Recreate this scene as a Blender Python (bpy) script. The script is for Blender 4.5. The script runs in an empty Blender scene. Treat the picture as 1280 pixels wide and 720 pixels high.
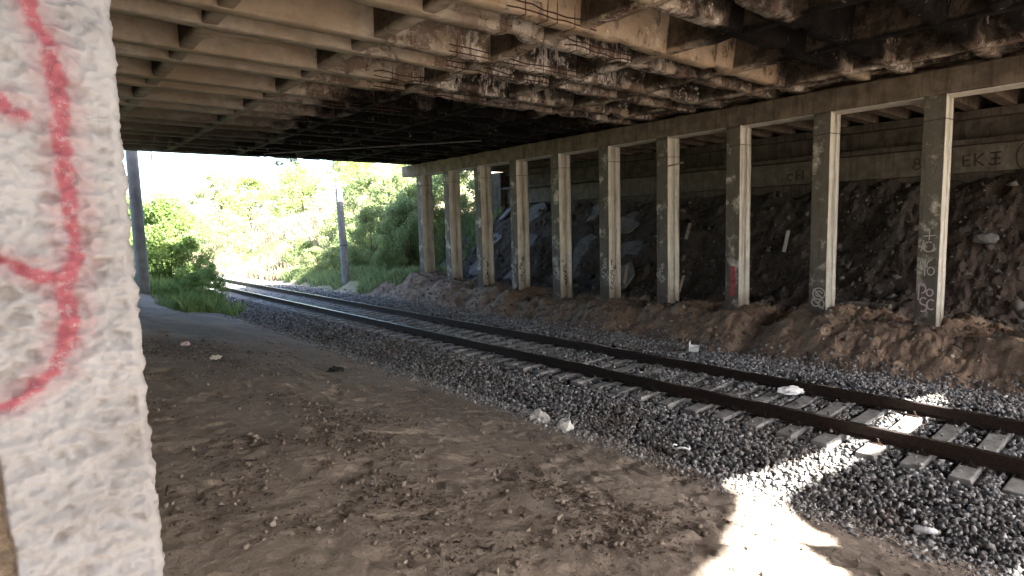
import bpy, math, random
import numpy as np
from mathutils import Matrix, Vector, noise as mn

C = bpy.context.scene
COL = C.collection
R = math.radians
random.seed(7)
rng = np.random.default_rng(11)

# ------------------------------------------------------------------ camera
PITCH, ROLL, YAW = 0.1058, -0.0278, 0.7059
CAMZ = 2.69
cam = bpy.data.cameras.new("camera"); cam_o = bpy.data.objects.new("camera", cam); COL.objects.link(cam_o)
F = Vector((math.sin(YAW)*math.cos(PITCH), math.cos(YAW)*math.cos(PITCH), -math.sin(PITCH)))
R0 = Vector((math.cos(YAW), -math.sin(YAW), 0)); U0 = R0.cross(F)
Rv = R0*math.cos(ROLL)+U0*math.sin(ROLL); Uv = -R0*math.sin(ROLL)+U0*math.cos(ROLL)
M = Matrix((Rv, Uv, -F)).transposed().to_4x4(); M.translation = (0, 0, CAMZ)
cam_o.matrix_world = M
cam.sensor_width = 36; cam.lens = 740.86/1280*36; cam.clip_start = 0.05; cam.clip_end = 2000
C.camera = cam_o

# ------------------------------------------------------------------ light
AX, AY = -0.5, 1.2            # sunlight travels by this much in x, y while falling one metre
SUN_EL = math.atan(1/math.hypot(AX, AY))
w = bpy.data.worlds.new("World"); C.world = w; w.use_nodes = True
nt = w.node_tree; nt.nodes.clear()
sky = nt.nodes.new('ShaderNodeTexSky'); sky.sky_type = 'NISHITA'; sky.sun_disc = False
sky.sun_elevation = SUN_EL; sky.sun_rotation = math.atan2(-AX, -AY); sky.air_density = 1.0; sky.dust_density = 2.5
bg = nt.nodes.new('ShaderNodeBackground'); bg.inputs[1].default_value = 0.07
wo = nt.nodes.new('ShaderNodeOutputWorld')
nt.links.new(sky.outputs[0], bg.inputs[0]); nt.links.new(bg.outputs[0], wo.inputs[0])
sl = bpy.data.lights.new("sun", 'SUN'); sl.energy = 5.0; sl.angle = R(0.55); sl.color = (1, 0.95, 0.86)
so = bpy.data.objects.new("sun", sl); COL.objects.link(so)
so.rotation_euler = Vector((AX, AY, -1)).to_track_quat('-Z', 'Y').to_euler()
C.view_settings.view_transform = 'Standard'; C.view_settings.look = 'None'
C.view_settings.exposure = 4.0; C.view_settings.gamma = 1.0

# ------------------------------------------------------------------ node helpers
class NT:
    def __init__(s, name):
        s.m = bpy.data.materials.new(name); s.m.use_nodes = True
        s.t = s.m.node_tree; s.t.nodes.clear()
        s.out = s.t.nodes.new('ShaderNodeOutputMaterial')
        s.b = s.t.nodes.new('ShaderNodeBsdfPrincipled')
        s.t.links.new(s.b.outputs[0], s.out.inputs[0])
        s.pos = s.t.nodes.new('ShaderNodeNewGeometry').outputs['Position']
        sp = s.t.nodes.new('ShaderNodeSeparateXYZ'); s.t.links.new(s.pos, sp.inputs[0])
        s.x, s.y, s.z = sp.outputs
    def put(s, inp, v):
        if isinstance(v, bpy.types.NodeSocket): s.t.links.new(v, inp)
        elif isinstance(v, (tuple, list)) and len(v) == 3 and inp.type == 'RGBA': inp.default_value = (*v, 1)
        else: inp.default_value = v
    def noise(s, scale, detail=4, rough=.6, vec=None, sx=1, sy=1, sz=1, off=0):
        n = s.t.nodes.new('ShaderNodeTexNoise'); n.inputs['Scale'].default_value = scale
        n.inputs['Detail'].default_value = detail; n.inputs['Roughness'].default_value = rough
        mp = s.t.nodes.new('ShaderNodeMapping'); mp.inputs['Scale'].default_value = (sx, sy, sz)
        mp.inputs['Location'].default_value = (off, off*1.7, off*.6)
        s.t.links.new(vec if vec is not None else s.pos, mp.inputs[0]); s.t.links.new(mp.outputs[0], n.inputs['Vector'])
        return n.outputs[0]
    def vor(s, scale, feature='F1', out='Distance', sx=1, sy=1, sz=1):
        n = s.t.nodes.new('ShaderNodeTexVoronoi'); n.feature = feature; n.inputs['Scale'].default_value = scale
        mp = s.t.nodes.new('ShaderNodeMapping'); mp.inputs['Scale'].default_value = (sx, sy, sz)
        s.t.links.new(s.pos, mp.inputs[0]); s.t.links.new(mp.outputs[0], n.inputs['Vector'])
        return n.outputs[out]
    def math(s, op, a, b=0.0, c=None):
        n = s.t.nodes.new('ShaderNodeMath'); n.operation = op
        s.put(n.inputs[0], a); s.put(n.inputs[1], b)
        if c is not None: s.put(n.inputs[2], c)
        return n.outputs[0]
    def step(s, v, a, b):
        n = s.t.nodes.new('ShaderNodeMapRange'); n.interpolation_type = 'SMOOTHSTEP'
        s.put(n.inputs[0], v); n.inputs[1].default_value = a; n.inputs[2].default_value = b
        return n.outputs[0]
    def mix(s, f, a, b, mode='MIX'):
        n = s.t.nodes.new('ShaderNodeMix'); n.data_type = 'RGBA'; n.blend_type = mode
        s.put(n.inputs[0], f); s.put(n.inputs[6], a); s.put(n.inputs[7], b)
        return n.outputs[2]
    def attr(s, name):
        n = s.t.nodes.new('ShaderNodeAttribute'); n.attribute_name = name
        return n.outputs['Fac']
    def rand(s):
        return s.t.nodes.new('ShaderNodeObjectInfo').outputs['Random']
    def bump(s, h, strength=.5, dist=.02, prev=None):
        n = s.t.nodes.new('ShaderNodeBump'); n.inputs['Strength'].default_value = strength
        n.inputs['Distance'].default_value = dist; s.put(n.inputs['Height'], h)
        if prev is not None: s.t.links.new(prev, n.inputs['Normal'])
        return n.outputs[0]
    def fin(s, col, rough=.9, nrm=None, spec=.3, metal=0.0):
        s.put(s.b.inputs['Base Color'], col); s.put(s.b.inputs['Roughness'], rough)
        s.b.inputs['Specular IOR Level'].default_value = spec; s.put(s.b.inputs['Metallic'], metal)
        if nrm is not None: s.t.links.new(nrm, s.b.inputs['Normal'])
        return s.m
    # combinators
    def mul(s, a, b): return s.math('MULTIPLY', a, b)
    def add(s, a, b): return s.math('ADD', a, b)
    def sub(s, a, b): return s.math('SUBTRACT', a, b)
    def mx(s, a, b): return s.math('MAXIMUM', a, b)
    def mn(s, a, b): return s.math('MINIMUM', a, b)

def simple(name, col, rough=.8, var=.25, nscale=20, spec=.3, metal=0., bump=.3, bd=.005):
    n = NT(name); v = n.noise(nscale, 4, .65)
    c = n.mix(n.step(v, .3, .7), tuple(k*(1-var) for k in col), tuple(min(1, k*(1+var)) for k in col))
    return n.fin(c, rough, n.bump(n.noise(nscale*2.5, 5), bump, bd), spec, metal)

# ------------------------------------------------------------------ materials
def mat_ceiling(cross=False):
    n = NT("cross_beam_concrete" if cross else "soffit_concrete")
    big = n.noise(.55, 4, .6); mid = n.noise(3.5, 5, .65); fine = n.noise(22, 5, .7)
    streak = n.noise(6, 4, .6, sx=.35, sy=.5, sz=.15, off=3)
    c = n.mix(n.step(mid, .3, .7), (.37, .315, .255), (.52, .455, .375))
    ribt = n.noise(1.0, 3, .7, sx=.18, sy=1.9, sz=.3, off=44)
    c = n.mix(n.mul(n.step(ribt, .47, .66), .55), c, (.27, .205, .145))
    lng = n.noise(2.2, 6, .75, sx=.35, sy=2.2, sz=3.0, off=47)
    c = n.mix(n.mul(n.step(lng, .53, .66), .6), c, (.17, .12, .085))
    c = n.mix(n.mul(n.step(big, .45, .62), .6), c, (.38, .285, .19))
    c = n.mix(n.mul(n.step(fine, .55, .75), .35), c, (.16, .11, .075))
    c = n.mix(n.mul(n.step(streak, .55, .72), .45), c, (.20, .15, .10))
    wob = n.mul(n.sub(n.noise(.9, 5, .65, off=9), .5), 5.0)
    xw = n.add(n.x, wob); yw = n.add(n.y, n.mul(n.sub(n.noise(.8, 5, .65, off=21), .5), 4.0))
    # spalled band: rust brown with white bloom
    sp = n.mul(n.step(xw, 3.9, 5.6), n.step(n.mul(yw, -1), -16, -13))
    pat = n.noise(2.2, 6, .72, off=5)
    yq = n.add(n.y, n.mul(n.sub(n.noise(3.0, 5, .7, off=81), .5), .9))
    clean = n.mul(n.step(yq, 5.7, 5.95), n.step(n.mul(yq, -1), -6.6, -6.3))
    clean = n.mul(clean, n.sub(1.0, n.mul(n.step(n.noise(5, 5, .7, off=91, sz=.4), .5, .6), .8)))
    clean = n.mul(clean, n.step(n.mul(n.x, -1), -12.9, -12.4))
    spall = n.mul(n.mul(sp, n.step(pat, .48, .56)), n.sub(1.0, n.mul(clean, .85)))
    c = n.mix(n.mul(spall, .75), c, (.17, .105, .08))
    fl = n.noise(5.5, 6, .78, off=14)
    vst = n.noise(16, 4, .7, sx=1, sy=1, sz=.25, off=60)
    core = n.mul(n.mul(n.step(xw, 5.2, 6.6), n.step(n.mul(n.x, -1), -10.6, -9.4)), n.mul(n.step(n.y, 6.5, 7.2), n.step(n.mul(n.y, -1), -11.5, -10.2)))
    bloom = n.mul(n.mul(sp, n.step(fl, .55, .61)), n.step(n.noise(1.1, 3, .6, off=31), .45, .6))
    bloom = n.mx(bloom, n.mul(n.mul(core, n.step(n.noise(2.4, 4, .65, off=71), .47, .55)), n.step(n.add(n.mul(vst, .6), n.mul(fl, .5)), .50, .58)))
    
    # bars printed through the spalled cover
    gx = n.step(n.math('ABSOLUTE', n.sub(n.math('FRACT', n.mul(n.x, 9.0)), .5)), .40, .46)
    gz = n.step(n.math('ABSOLUTE', n.sub(n.math('FRACT', n.mul(n.z, 13.0)), .5)), .38, .45)
    c = n.mix(n.mul(n.mul(n.mul(spall, n.step(n.noise(1.3, 3, .6, off=55), .5, .58)), n.mx(gx, gz)), .7), c, (.045, .028, .02))
    # soot from old fires, plus shade painted far left and darker coffers
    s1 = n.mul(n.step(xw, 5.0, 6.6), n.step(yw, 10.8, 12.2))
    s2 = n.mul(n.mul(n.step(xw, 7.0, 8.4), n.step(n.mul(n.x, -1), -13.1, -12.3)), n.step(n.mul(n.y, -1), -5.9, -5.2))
    s3 = n.mul(n.step(yw, 12.5, 19.5), n.step(xw, -1.5, 5.5))  # far-left soffit darkens towards the far end: backlit shade painted in
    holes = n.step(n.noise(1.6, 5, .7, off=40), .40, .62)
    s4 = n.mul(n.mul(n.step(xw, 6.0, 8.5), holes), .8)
    soot = n.mn(n.mx(n.mx(s1, s2), n.mx(n.mul(s3, .9), s4)), 1.0)  # real soot joined with the painted far-left shade (s3)
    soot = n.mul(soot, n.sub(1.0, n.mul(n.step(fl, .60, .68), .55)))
    sH = n.mul(n.step(n.z, 5.54, 5.72), n.mul(n.step(xw, 6.2, 7.6), .9))  # darker with height between the ribs
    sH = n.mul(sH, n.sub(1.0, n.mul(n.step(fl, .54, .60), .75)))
    soot = n.mul(n.mx(soot, sH), n.sub(1.0, n.mul(clean, .9)))  # also takes in the darkening with height between the ribs
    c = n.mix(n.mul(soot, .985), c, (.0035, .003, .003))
    c = n.mix(n.mul(n.mul(bloom, n.sub(1.0, n.mx(s1, s2))), .9), c, (.74, .68, .62))
    c = n.mix(n.mul(clean, .5), c, (.42, .29, .17))
    if cross: c = n.mix(n.mul(n.step(n.add(n.z, n.mul(n.sub(n.noise(4, 4), .5), .1)), RB0+.035, RB0+.10), .86), c, n.mix(n.step(mid, .4, .6), (.03, .022, .016), (.085, .065, .048)))  # beam sides painted dark to stand for shade, underside left pale
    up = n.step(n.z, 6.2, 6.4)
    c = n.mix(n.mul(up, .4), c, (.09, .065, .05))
    h = n.add(n.mul(fine, .3), n.add(n.mul(mid, .4), n.mul(spall, n.mul(fl, 2.5))))
    return n.fin(c, .95, n.bump(h, .8, .03), .12)

def mat_concrete(name, lo, hi, dark, whitewash=False, streak_amt=.5, bumpd=.012):
    n = NT(name)
    mid = n.noise(3, 5, .65); fine = n.noise(28, 5, .7)
    st = n.noise(5, 5, .65, sx=1.6, sy=1.6, sz=.18)
    c = n.mix(n.step(mid, .3, .7), lo, hi)
    c = n.mix(n.mul(n.step(st, .48, .68), streak_amt), c, dark)
    c = n.mix(n.mul(n.step(fine, .58, .72), .4), c, dark)
    if whitewash:
        e = n.add(n.z, n.mul(n.sub(n.noise(5, 4), .5), .5))
        ww = n.mul(n.step(n.mul(e, -1), -1.75, -1.6), n.step(n.noise(9, 5, .7, off=8), .38, .55))
        c = n.mix(n.mul(ww, .5), c, (.46, .45, .42))
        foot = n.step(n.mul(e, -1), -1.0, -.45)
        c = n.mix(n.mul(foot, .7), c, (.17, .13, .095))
        gr = n.mul(n.attr('soot_shade'), n.step(n.noise(2.2, 5, .7, off=17), .28, .48))  # track side darkened in colour: painted shade over real soot
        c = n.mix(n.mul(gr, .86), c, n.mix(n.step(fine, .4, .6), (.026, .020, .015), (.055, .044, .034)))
    h = n.add(n.mul(mid, .5), fine)
    return n.fin(c, .9, n.bump(h, .6, bumpd))

def mat_ground():
    n = NT("packed_dirt")
    big = n.noise(.5, 4, .6); mid = n.noise(3.2, 6, .7); fine = n.noise(26, 6, .75); vf = n.noise(110, 3, .7)
    c = n.mix(n.step(big, .35, .65), (.215, .178, .148), (.30, .25, .21))
    c = n.mix(n.mul(n.step(mid, .55, .72), .5), c, (.12, .09, .07))
    c = n.mix(n.mul(n.step(fine, .52, .7), .6), c, (.12, .098, .083))
    c = n.mix(n.mul(n.step(vf, .6, .72), .4), c, (.33, .29, .25))
    # redder earth of the mound under the columns
    md = n.mul(n.step(n.x, 11.7, 12.4), n.step(n.mul(n.x, -1), -15.4, -14.8))
    c = n.mix(n.mul(md, .75), c, n.mix(n.step(mid, .38, .62), (.14, .085, .056), (.28, .19, .125)))
    # grey rubble slope in front of the abutment
    rb = n.step(n.x, 14.9, 15.6)
    c = n.mix(n.mul(rb, .85), c, n.mix(n.step(n.noise(4, 6, .75, off=4), .4, .62), (.016, .013, .012), (.055, .043, .036)))
    c = n.mix(n.mul(n.mul(rb, n.step(n.mul(n.y, -1), -5.5, -4.0)), .45), c, (.075, .05, .038))
    # outside: weeds and dry straw
    go = n.add(n.y, n.mul(n.sub(n.noise(.7, 4), .5), 5))
    g = n.step(go, 24.5, 27)
    gr = n.mix(n.step(n.noise(1.5, 5), .4, .6), (.05, .085, .025), (.11, .13, .05))
    gr = n.mix(n.step(n.noise(.09, 3, .6, off=2), .45, .6), gr, (.28, .24, .16))
    c = n.mix(g, c, gr)
    h = n.add(n.add(n.mul(mid, 1.2), n.mul(fine, .5)), n.mul(vf, .15))
    return n.fin(c, .95, n.bump(h, .9, .04), .2)

def mat_stone(name, lo, hi, warm):
    n = NT(name)
    a = n.attr('tone')
    c = n.mix(a, lo, hi)
    c = n.mix(n.mul(n.step(n.noise(9, 3), .5, .65), .35), c, warm)
    c = n.mix(n.mul(n.step(n.noise(.8, 5, .7, off=12), .5, .66), .5), c, warm)
    return n.fin(c, .85, n.bump(n.noise(60, 4), .4, .01), .35)

def mat_leaf(name, lo, hi, trans=.45):
    n = NT(name); a = n.attr('tone')
    c = n.mix(a, lo, hi)
    n.fin(c, .65, None, .3)
    tr = n.t.nodes.new('ShaderNodeBsdfTranslucent'); n.put(tr.inputs[0], n.mix(.5, c, hi))
    mxs = n.t.nodes.new('ShaderNodeMixShader'); mxs.inputs[0].default_value = trans
    n.t.links.new(n.b.outputs[0], mxs.inputs[1]); n.t.links.new(tr.outputs[0], mxs.inputs[2])
    n.t.links.new(mxs.outputs[0], n.out.inputs[0])
    return n.m

RB0 = 5.50
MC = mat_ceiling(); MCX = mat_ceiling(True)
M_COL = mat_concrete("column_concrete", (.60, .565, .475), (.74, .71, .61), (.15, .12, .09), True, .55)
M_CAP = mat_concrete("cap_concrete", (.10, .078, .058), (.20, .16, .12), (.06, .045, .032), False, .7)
M_UNDERLIT = mat_concrete("painted_bounce_underside", (.62, .58, .50), (.74, .70, .62), (.30, .26, .2), False, .3)  # pale tone stands in for light bounced up under the beam
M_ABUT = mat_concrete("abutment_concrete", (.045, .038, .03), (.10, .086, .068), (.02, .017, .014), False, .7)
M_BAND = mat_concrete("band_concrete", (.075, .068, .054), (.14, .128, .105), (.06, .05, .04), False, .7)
M_POLE = mat_concrete("pole_concrete", (.17, .175, .18), (.26, .265, .27), (.11, .105, .10), False, .4)
M_SLEEP = mat_concrete("sleeper_concrete", (.20, .195, .185), (.31, .30, .29), (.10, .092, .082), False, .6)
M_SLABS = mat_concrete("broken_slab", (.10, .097, .094), (.20, .195, .19), (.05, .046, .042), False, .5)
M_FASC = mat_concrete("fascia_concrete", (.10, .09, .085), (.2, .185, .17), (.05, .045, .04), False, .7)
M_GROUND = mat_ground()
M_BED = simple("ballast_bed", (.055, .054, .056), .95, .4, 14, .2, 0, 1.0, .03)
M_BALLAST = mat_stone("ballast_stone", (.10, .10, .103), (.40, .395, .39), (.17, .135, .105))
M_CLOD = mat_stone("dirt_stone", (.08, .062, .05), (.33, .28, .235), (.15, .11, .08))
M_LITTER = mat_stone("leaf_litter", (.045, .034, .026), (.26, .21, .165), (.10, .07, .05))
M_RUBBLE = mat_stone("rubble_stone", (.035, .03, .027), (.15, .135, .12), (.12, .09, .07))
M_RUST = simple("rusty_steel", (.032, .019, .014), .75, .4, 25, .4, .3)
M_RAILTOP = simple("worn_rail_head", (.34, .33, .33), .25, .25, 12, .5, .9, .05)
M_BAR = simple("rusty_bar", (.07, .04, .028), .8, .4, 30)
M_WIRE = simple("dark_wire", (.03, .026, .024), .7, .2, 30)
M_WHITEP = simple("white_plastic", (.72, .74, .75), .45, .08, 9, .5, 0, .4, .01)
M_PAPER = simple("dirty_paper", (.62, .60, .56), .8, .2, 15)
M_BLACK = simple("black_rubber", (.02, .02, .02), .8, .3, 20)
M_WOOD = simple("weathered_wood", (.30, .25, .19), .85, .35, 18)
M_PINK = simple("pink_paint", (.46, .37, .39), .8, .15, 25)
M_WHITE = simple("white_paint", (.40, .385, .36), .8, .2, 25)
M_INK = simple("black_paint", (.028, .024, .02), .7, .2, 25)
M_REDP = simple("red_paint", (.30, .07, .07), .8, .4, 9)
M_BARK = simple("bark", (.11, .09, .07), .95, .4, 12, .2, 0, .8, .03)
M_STEM = simple("stem_green_brown", (.12, .11, .06), .9, .3, 12)
L1 = mat_leaf("leaf_green", (.07, .13, .035), (.29, .39, .13))
L2 = mat_leaf("leaf_light", (.15, .20, .06), (.38, .44, .18))  # lightened leaf colour stands in for glare outside
L3 = mat_leaf("leaf_bank", (.09, .13, .05), (.36, .43, .20))
L4 = mat_leaf("leaf_pale", (.17, .19, .08), (.38, .40, .22))  # far foliage paled in colour in place of haze
L_GRASS = mat_leaf("grass_blade", (.07, .12, .03), (.28, .36, .12), .35)
L_STRAW = mat_leaf("straw_blade", (.15, .115, .075), (.38, .31, .23), .3)

# ------------------------------------------------------------------ object helpers
def tag(o, label=None, cat=None, group=None, kind=None):
    if label: o['label'] = label
    if cat: o['category'] = cat
    if group: o['group'] = group
    if kind: o['kind'] = kind
    return o
def link(o, parent=None):
    COL.objects.link(o)
    if parent is not None: o.parent = parent
    return o
def empty(name, loc=(0, 0, 0), rz=0):
    o = bpy.data.objects.new(name, None); o.location = loc; o.rotation_euler = (0, 0, rz); o.empty_display_size = .3
    return link(o)
def npmesh(name, V, faces, mat, parent=None, tone=None, smooth=False, attrs=None):
    """faces: (n,k) int array or list of such arrays"""
    if not isinstance(faces, list): faces = [faces]
    me = bpy.data.meshes.new(name)
    V = np.asarray(V, dtype=np.float32)
    me.vertices.add(len(V)); me.vertices.foreach_set('co', V.ravel())
    li = np.concatenate([f.ravel() for f in faces]).astype(np.int32)
    tot = np.concatenate([np.full(len(f), f.shape[1]) for f in faces]).astype(np.int32)
    st = np.concatenate([[0], np.cumsum(tot)[:-1]]).astype(np.int32)
    me.loops.add(len(li)); me.loops.foreach_set('vertex_index', li)
    me.polygons.add(len(tot)); me.polygons.foreach_set('loop_start', st); me.polygons.foreach_set('loop_total', tot)
    if smooth: me.polygons.foreach_set('use_smooth', np.ones(len(tot), dtype=bool))
    me.update(calc_edges=True)
    if tone is not None:
        a = me.attributes.new('tone', 'FLOAT', 'POINT'); a.data.foreach_set('value', np.asarray(tone, dtype=np.float32))
    for k, v in (attrs or {}).items():
        a = me.attributes.new(k, 'FLOAT', 'POINT'); a.data.foreach_set('value', np.asarray(v, dtype=np.float32))
    me.materials.append(mat)
    return link(bpy.data.objects.new(name, me), parent)

BOXF = np.array([[0, 3, 2, 1], [4, 5, 6, 7], [0, 1, 5, 4], [1, 2, 6, 5], [2, 3, 7, 6], [3, 0, 4, 7]])
class MB:
    def __init__(s): s.V = []; s.F = []; s.n = 0
    def raw(s, V, Fs):
        for f in Fs: s.F.append([i+s.n for i in f])
        s.V += [tuple(v) for v in V]; s.n += len(V); return s
    def box(s, x0, x1, y0, y1, z0, z1, rot=None, org=(0, 0, 0)):
        V = [(x0, y0, z0), (x1, y0, z0), (x1, y1, z0), (x0, y1, z0), (x0, y0, z1), (x1, y0, z1), (x1, y1, z1), (x0, y1, z1)]
        if rot is not None: V = [tuple(rot @ Vector(v) + Vector(org)) for v in V]
        return s.raw(V, BOXF.tolist())
    def tube(s, pts, rad, seg=8, cap=True):
        pts = [Vector(p) for p in pts]; rr = rad if isinstance(rad, (list, tuple)) else [rad]*len(pts)
        V = []; Fs = []
        for i, p in enumerate(pts):
            t = (pts[min(i+1, len(pts)-1)]-pts[max(i-1, 0)]).normalized()
            a = t.orthogonal().normalized() if i == 0 else (a - t*a.dot(t)).normalized()
            b = t.cross(a)
            for k in range(seg):
                q = 2*math.pi*k/seg; V.append(p+(a*math.cos(q)+b*math.sin(q))*rr[i])
        for i in range(len(pts)-1):
            for k in range(seg):
                k2 = (k+1) % seg; Fs.append([i*seg+k, i*seg+k2, (i+1)*seg+k2, (i+1)*seg+k])
        if cap: Fs.append(list(range(seg))[::-1]); Fs.append([(len(pts)-1)*seg+k for k in range(seg)])
        return s.raw(V, Fs)
    def build(s, name, mat, parent=None, bevel=0, smooth=False):
        me = bpy.data.meshes.new(name); me.from_pydata(s.V, [], s.F); me.materials.append(mat)
        if smooth: me.polygons.foreach_set('use_smooth', [True]*len(me.polygons))
        o = link(bpy.data.objects.new(name, me), parent)
        if bevel:
            b = o.modifiers.new('bevel', 'BEVEL'); b.width = bevel; b.segments = 2; b.limit_method = 'ANGLE'
        return o

# numpy value noise -------------------------------------------------
_T = rng.random((64, 64, 64)).astype(np.float32)
def vnoise(x, y, z=0.):
    x, y, z = np.broadcast_arrays(np.asarray(x, float), np.asarray(y, float), np.asarray(z, float))
    xi = np.floor(x).astype(int); yi = np.floor(y).astype(int); zi = np.floor(z).astype(int)
    fx = x-xi; fy = y-yi; fz = z-zi
    fx = fx*fx*(3-2*fx); fy = fy*fy*(3-2*fy); fz = fz*fz*(3-2*fz)
    def g(a, b, c): return _T[a & 63, b & 63, c & 63]
    def l(a, b, t): return a+(b-a)*t
    return l(l(l(g(xi, yi, zi), g(xi+1, yi, zi), fx), l(g(xi, yi+1, zi), g(xi+1, yi+1, zi), fx), fy),
             l(l(g(xi, yi, zi+1), g(xi+1, yi, zi+1), fx), l(g(xi, yi+1, zi+1), g(xi+1, yi+1, zi+1), fx), fy), fz)-.5
def fbm(x, y, z=0., o=4, g=.5):
    s = 0; a = 1.; f = 1.
    for i in range(o):
        s = s+a*vnoise(x*f+i*17.3, y*f+i*5.1, z*f+i*9.7); a *= g; f *= 2.03
    return s
def sst(v, a, b):
    t = np.clip((v-a)/(b-a), 0, 1); return t*t*(3-2*t)

# ------------------------------------------------------------------ terrain
COLX = 13.96; COLY0 = 3.395; DY = 2.0957
mound_y = [-20, 1.3, 3.4, 5.5, 7.6, 9.7, 11.8, 13.9, 15.9, 18, 20, 22.3, 26, 40]
mound_z = [.5, .5, .50, .47, .44, .38, .30, .24, .27, .36, .48, .6, .4, .1]
def ground_h(x, y, fine=True):
    x, y = np.broadcast_arrays(np.asarray(x, float), np.asarray(y, float))
    out = sst(y, 24, 40)
    # left dirt bench falling to the ballast
    left = np.interp(x, [-60, -6, -3.2, -1, 0, 1, 2.5, 4, 5.2, 5.9, 6.4], [5, 4.4, 2.2, 1.2, 1.06, .90, .60, .26, -.02, -.22, -.36])
    lout = np.interp(x, [-60, -6, 0, 3, 5, 5.9, 6.4], [2.0, 1.6, 1.1, .85, .3, -.15, -.36])
    left = left*(1-sst(y, 22, 27))+lout*sst(y, 22, 27)
    mz = np.interp(y, mound_y, mound_z)
    t = np.interp(x, [11.9, 12.35, 12.9, 13.4, 14.7, 15.6, 19.3], [0, .12, .62, 1, 1, .75, .75])
    rear = sst(-y, 4.5, 9)  # unseen left-rear bank, raised to block light from behind
    left = left*(1-rear)+np.maximum(left, np.interp(x, [-60, -1, 1, 3.5, 6.4], [6, 4.2, 3.6, 1.6, -.36]))*rear
    right = -.36+(mz+.36)*t
    slope = np.interp(x, [15.2, 16, 19.5, 21, 26, 60], [0, .35, 3.35, 4.3, 6.2, 7])
    fade = 1-.45*sst(y, 40, 75)
    right = right+slope*fade
    h = np.where(x < 6.4, left, np.where(x < 11.9, -.36, right))
    far = sst(y, 75, 130)
    h = h+far*3*(1-np.exp(-((x-9)/8.)**2)*0)
    if fine:
        dirt = sst(-x, -5.9, -5.0)
        near = sst(-y, -26, -22)
        h = h + dirt*(fbm(x*.7, y*.7, 1.)*.08 + fbm(x*3.1, y*3.1, 5., 4, .6)*.02 + near*fbm(x*7, y*7, 2., 4, .75)*.020)
        # scuffed hollows
        h = h - dirt*near*.03*sst(fbm(x*2.7+4, y*2.7, 8., 3), .2, .35)
        md = sst(x, 12., 12.8)
        gul = fbm(x*.8, y*1.3, 3., 4, .55)
        h = h + md*(gul*.28 + fbm(x*4, y*4, 6., 4, .6)*.10 + near*fbm(x*12, y*12, 6., 2)*.03)
        # erosion gullies between some columns
        for yy, dd in ((6.7, .28), (3.0, .12), (2.4, .1), (15, .08)):
            h = h - dd*np.exp(-((y-yy)/.35)**2)*md*sst(-x, -15, -14.2)
        rb = sst(x, 15.0, 15.8)
        h = h + rb*(fbm(x*.9, y*.9, 12., 3, .5)*.20)
    return h
gx = np.unique(np.round(np.concatenate([np.linspace(-400, -30, 12), np.linspace(-30, -2, 30), np.arange(-2, .4, .06), np.arange(.4, 6.4, .024), np.arange(6.4, 11.9, .5),
                        np.arange(11.9, 19.6, .06), np.linspace(19.6, 40, 40), np.linspace(40, 400, 14)]), 4))
gy = np.unique(np.round(np.concatenate([np.linspace(-400, -20, 12), np.linspace(-20, 0, 40), np.arange(0, 1.2, .08), np.arange(1.2, 8, .024), np.arange(8, 13, .05), np.arange(13, 24, .09),
                        np.arange(24, 60, .4), np.linspace(60, 160, 30), np.linspace(160, 900, 12)]), 4))
GX, GY = np.meshgrid(gx, gy)
GZ = ground_h(GX, GY)
nx, ny = len(gx), len(gy)
ii, jj = np.meshgrid(np.arange(nx-1), np.arange(ny-1)); a = (jj*nx+ii).ravel()
gf = np.c_[a, a+1, a+nx+1, a+nx]
tag(npmesh("ground", np.c_[GX.ravel(), GY.ravel(), GZ.ravel()], gf, M_GROUND, smooth=True), kind='structure')
def gz(x, y): return float(ground_h(x, y))

# ballast bed -------------------------------------------------------
def ballast_h(x, y):
    edge = 5.62 + .18*vnoise(y*.8, 3.3)*2 + .1*vnoise(y*3, 1.1)
    t = np.interp(x, [5.2, 5.6, 6.1, 7.5, 10.5, 11.6, 12.5, 12.9], [-.5, -.34, -.27, -.185, -.185, -.26, -.36, -.5])
    return t - .035*((x > 7.3) & (x < 10.7)) + fbm(x*1.5, y*1.5, 4., 3)*.035 + (5.62-edge)*.12
bx = np.arange(5.3, 12.85, .07); by = np.concatenate([np.arange(-14, 0, .3), np.arange(0, 20, .07), np.arange(20, 80, .3)])
BX, BY = np.meshgrid(bx, by)
BZ = ballast_h(BX, BY)-.03+fbm(BX*9, BY*9, 2., 2)*.02
BZ = np.where((BX > 7.45) & (BX < 10.55), np.minimum(BZ, -.225), BZ)
n1 = len(bx); ii, jj = np.meshgrid(np.arange(n1-1), np.arange(len(by)-1)); a = (jj*n1+ii).ravel()
tag(npmesh("ballast_bed", np.c_[BX.ravel(), BY.ravel(), BZ.ravel()], np.c_[a, a+1, a+n1+1, a+n1], M_BED, smooth=True), kind='structure')

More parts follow.
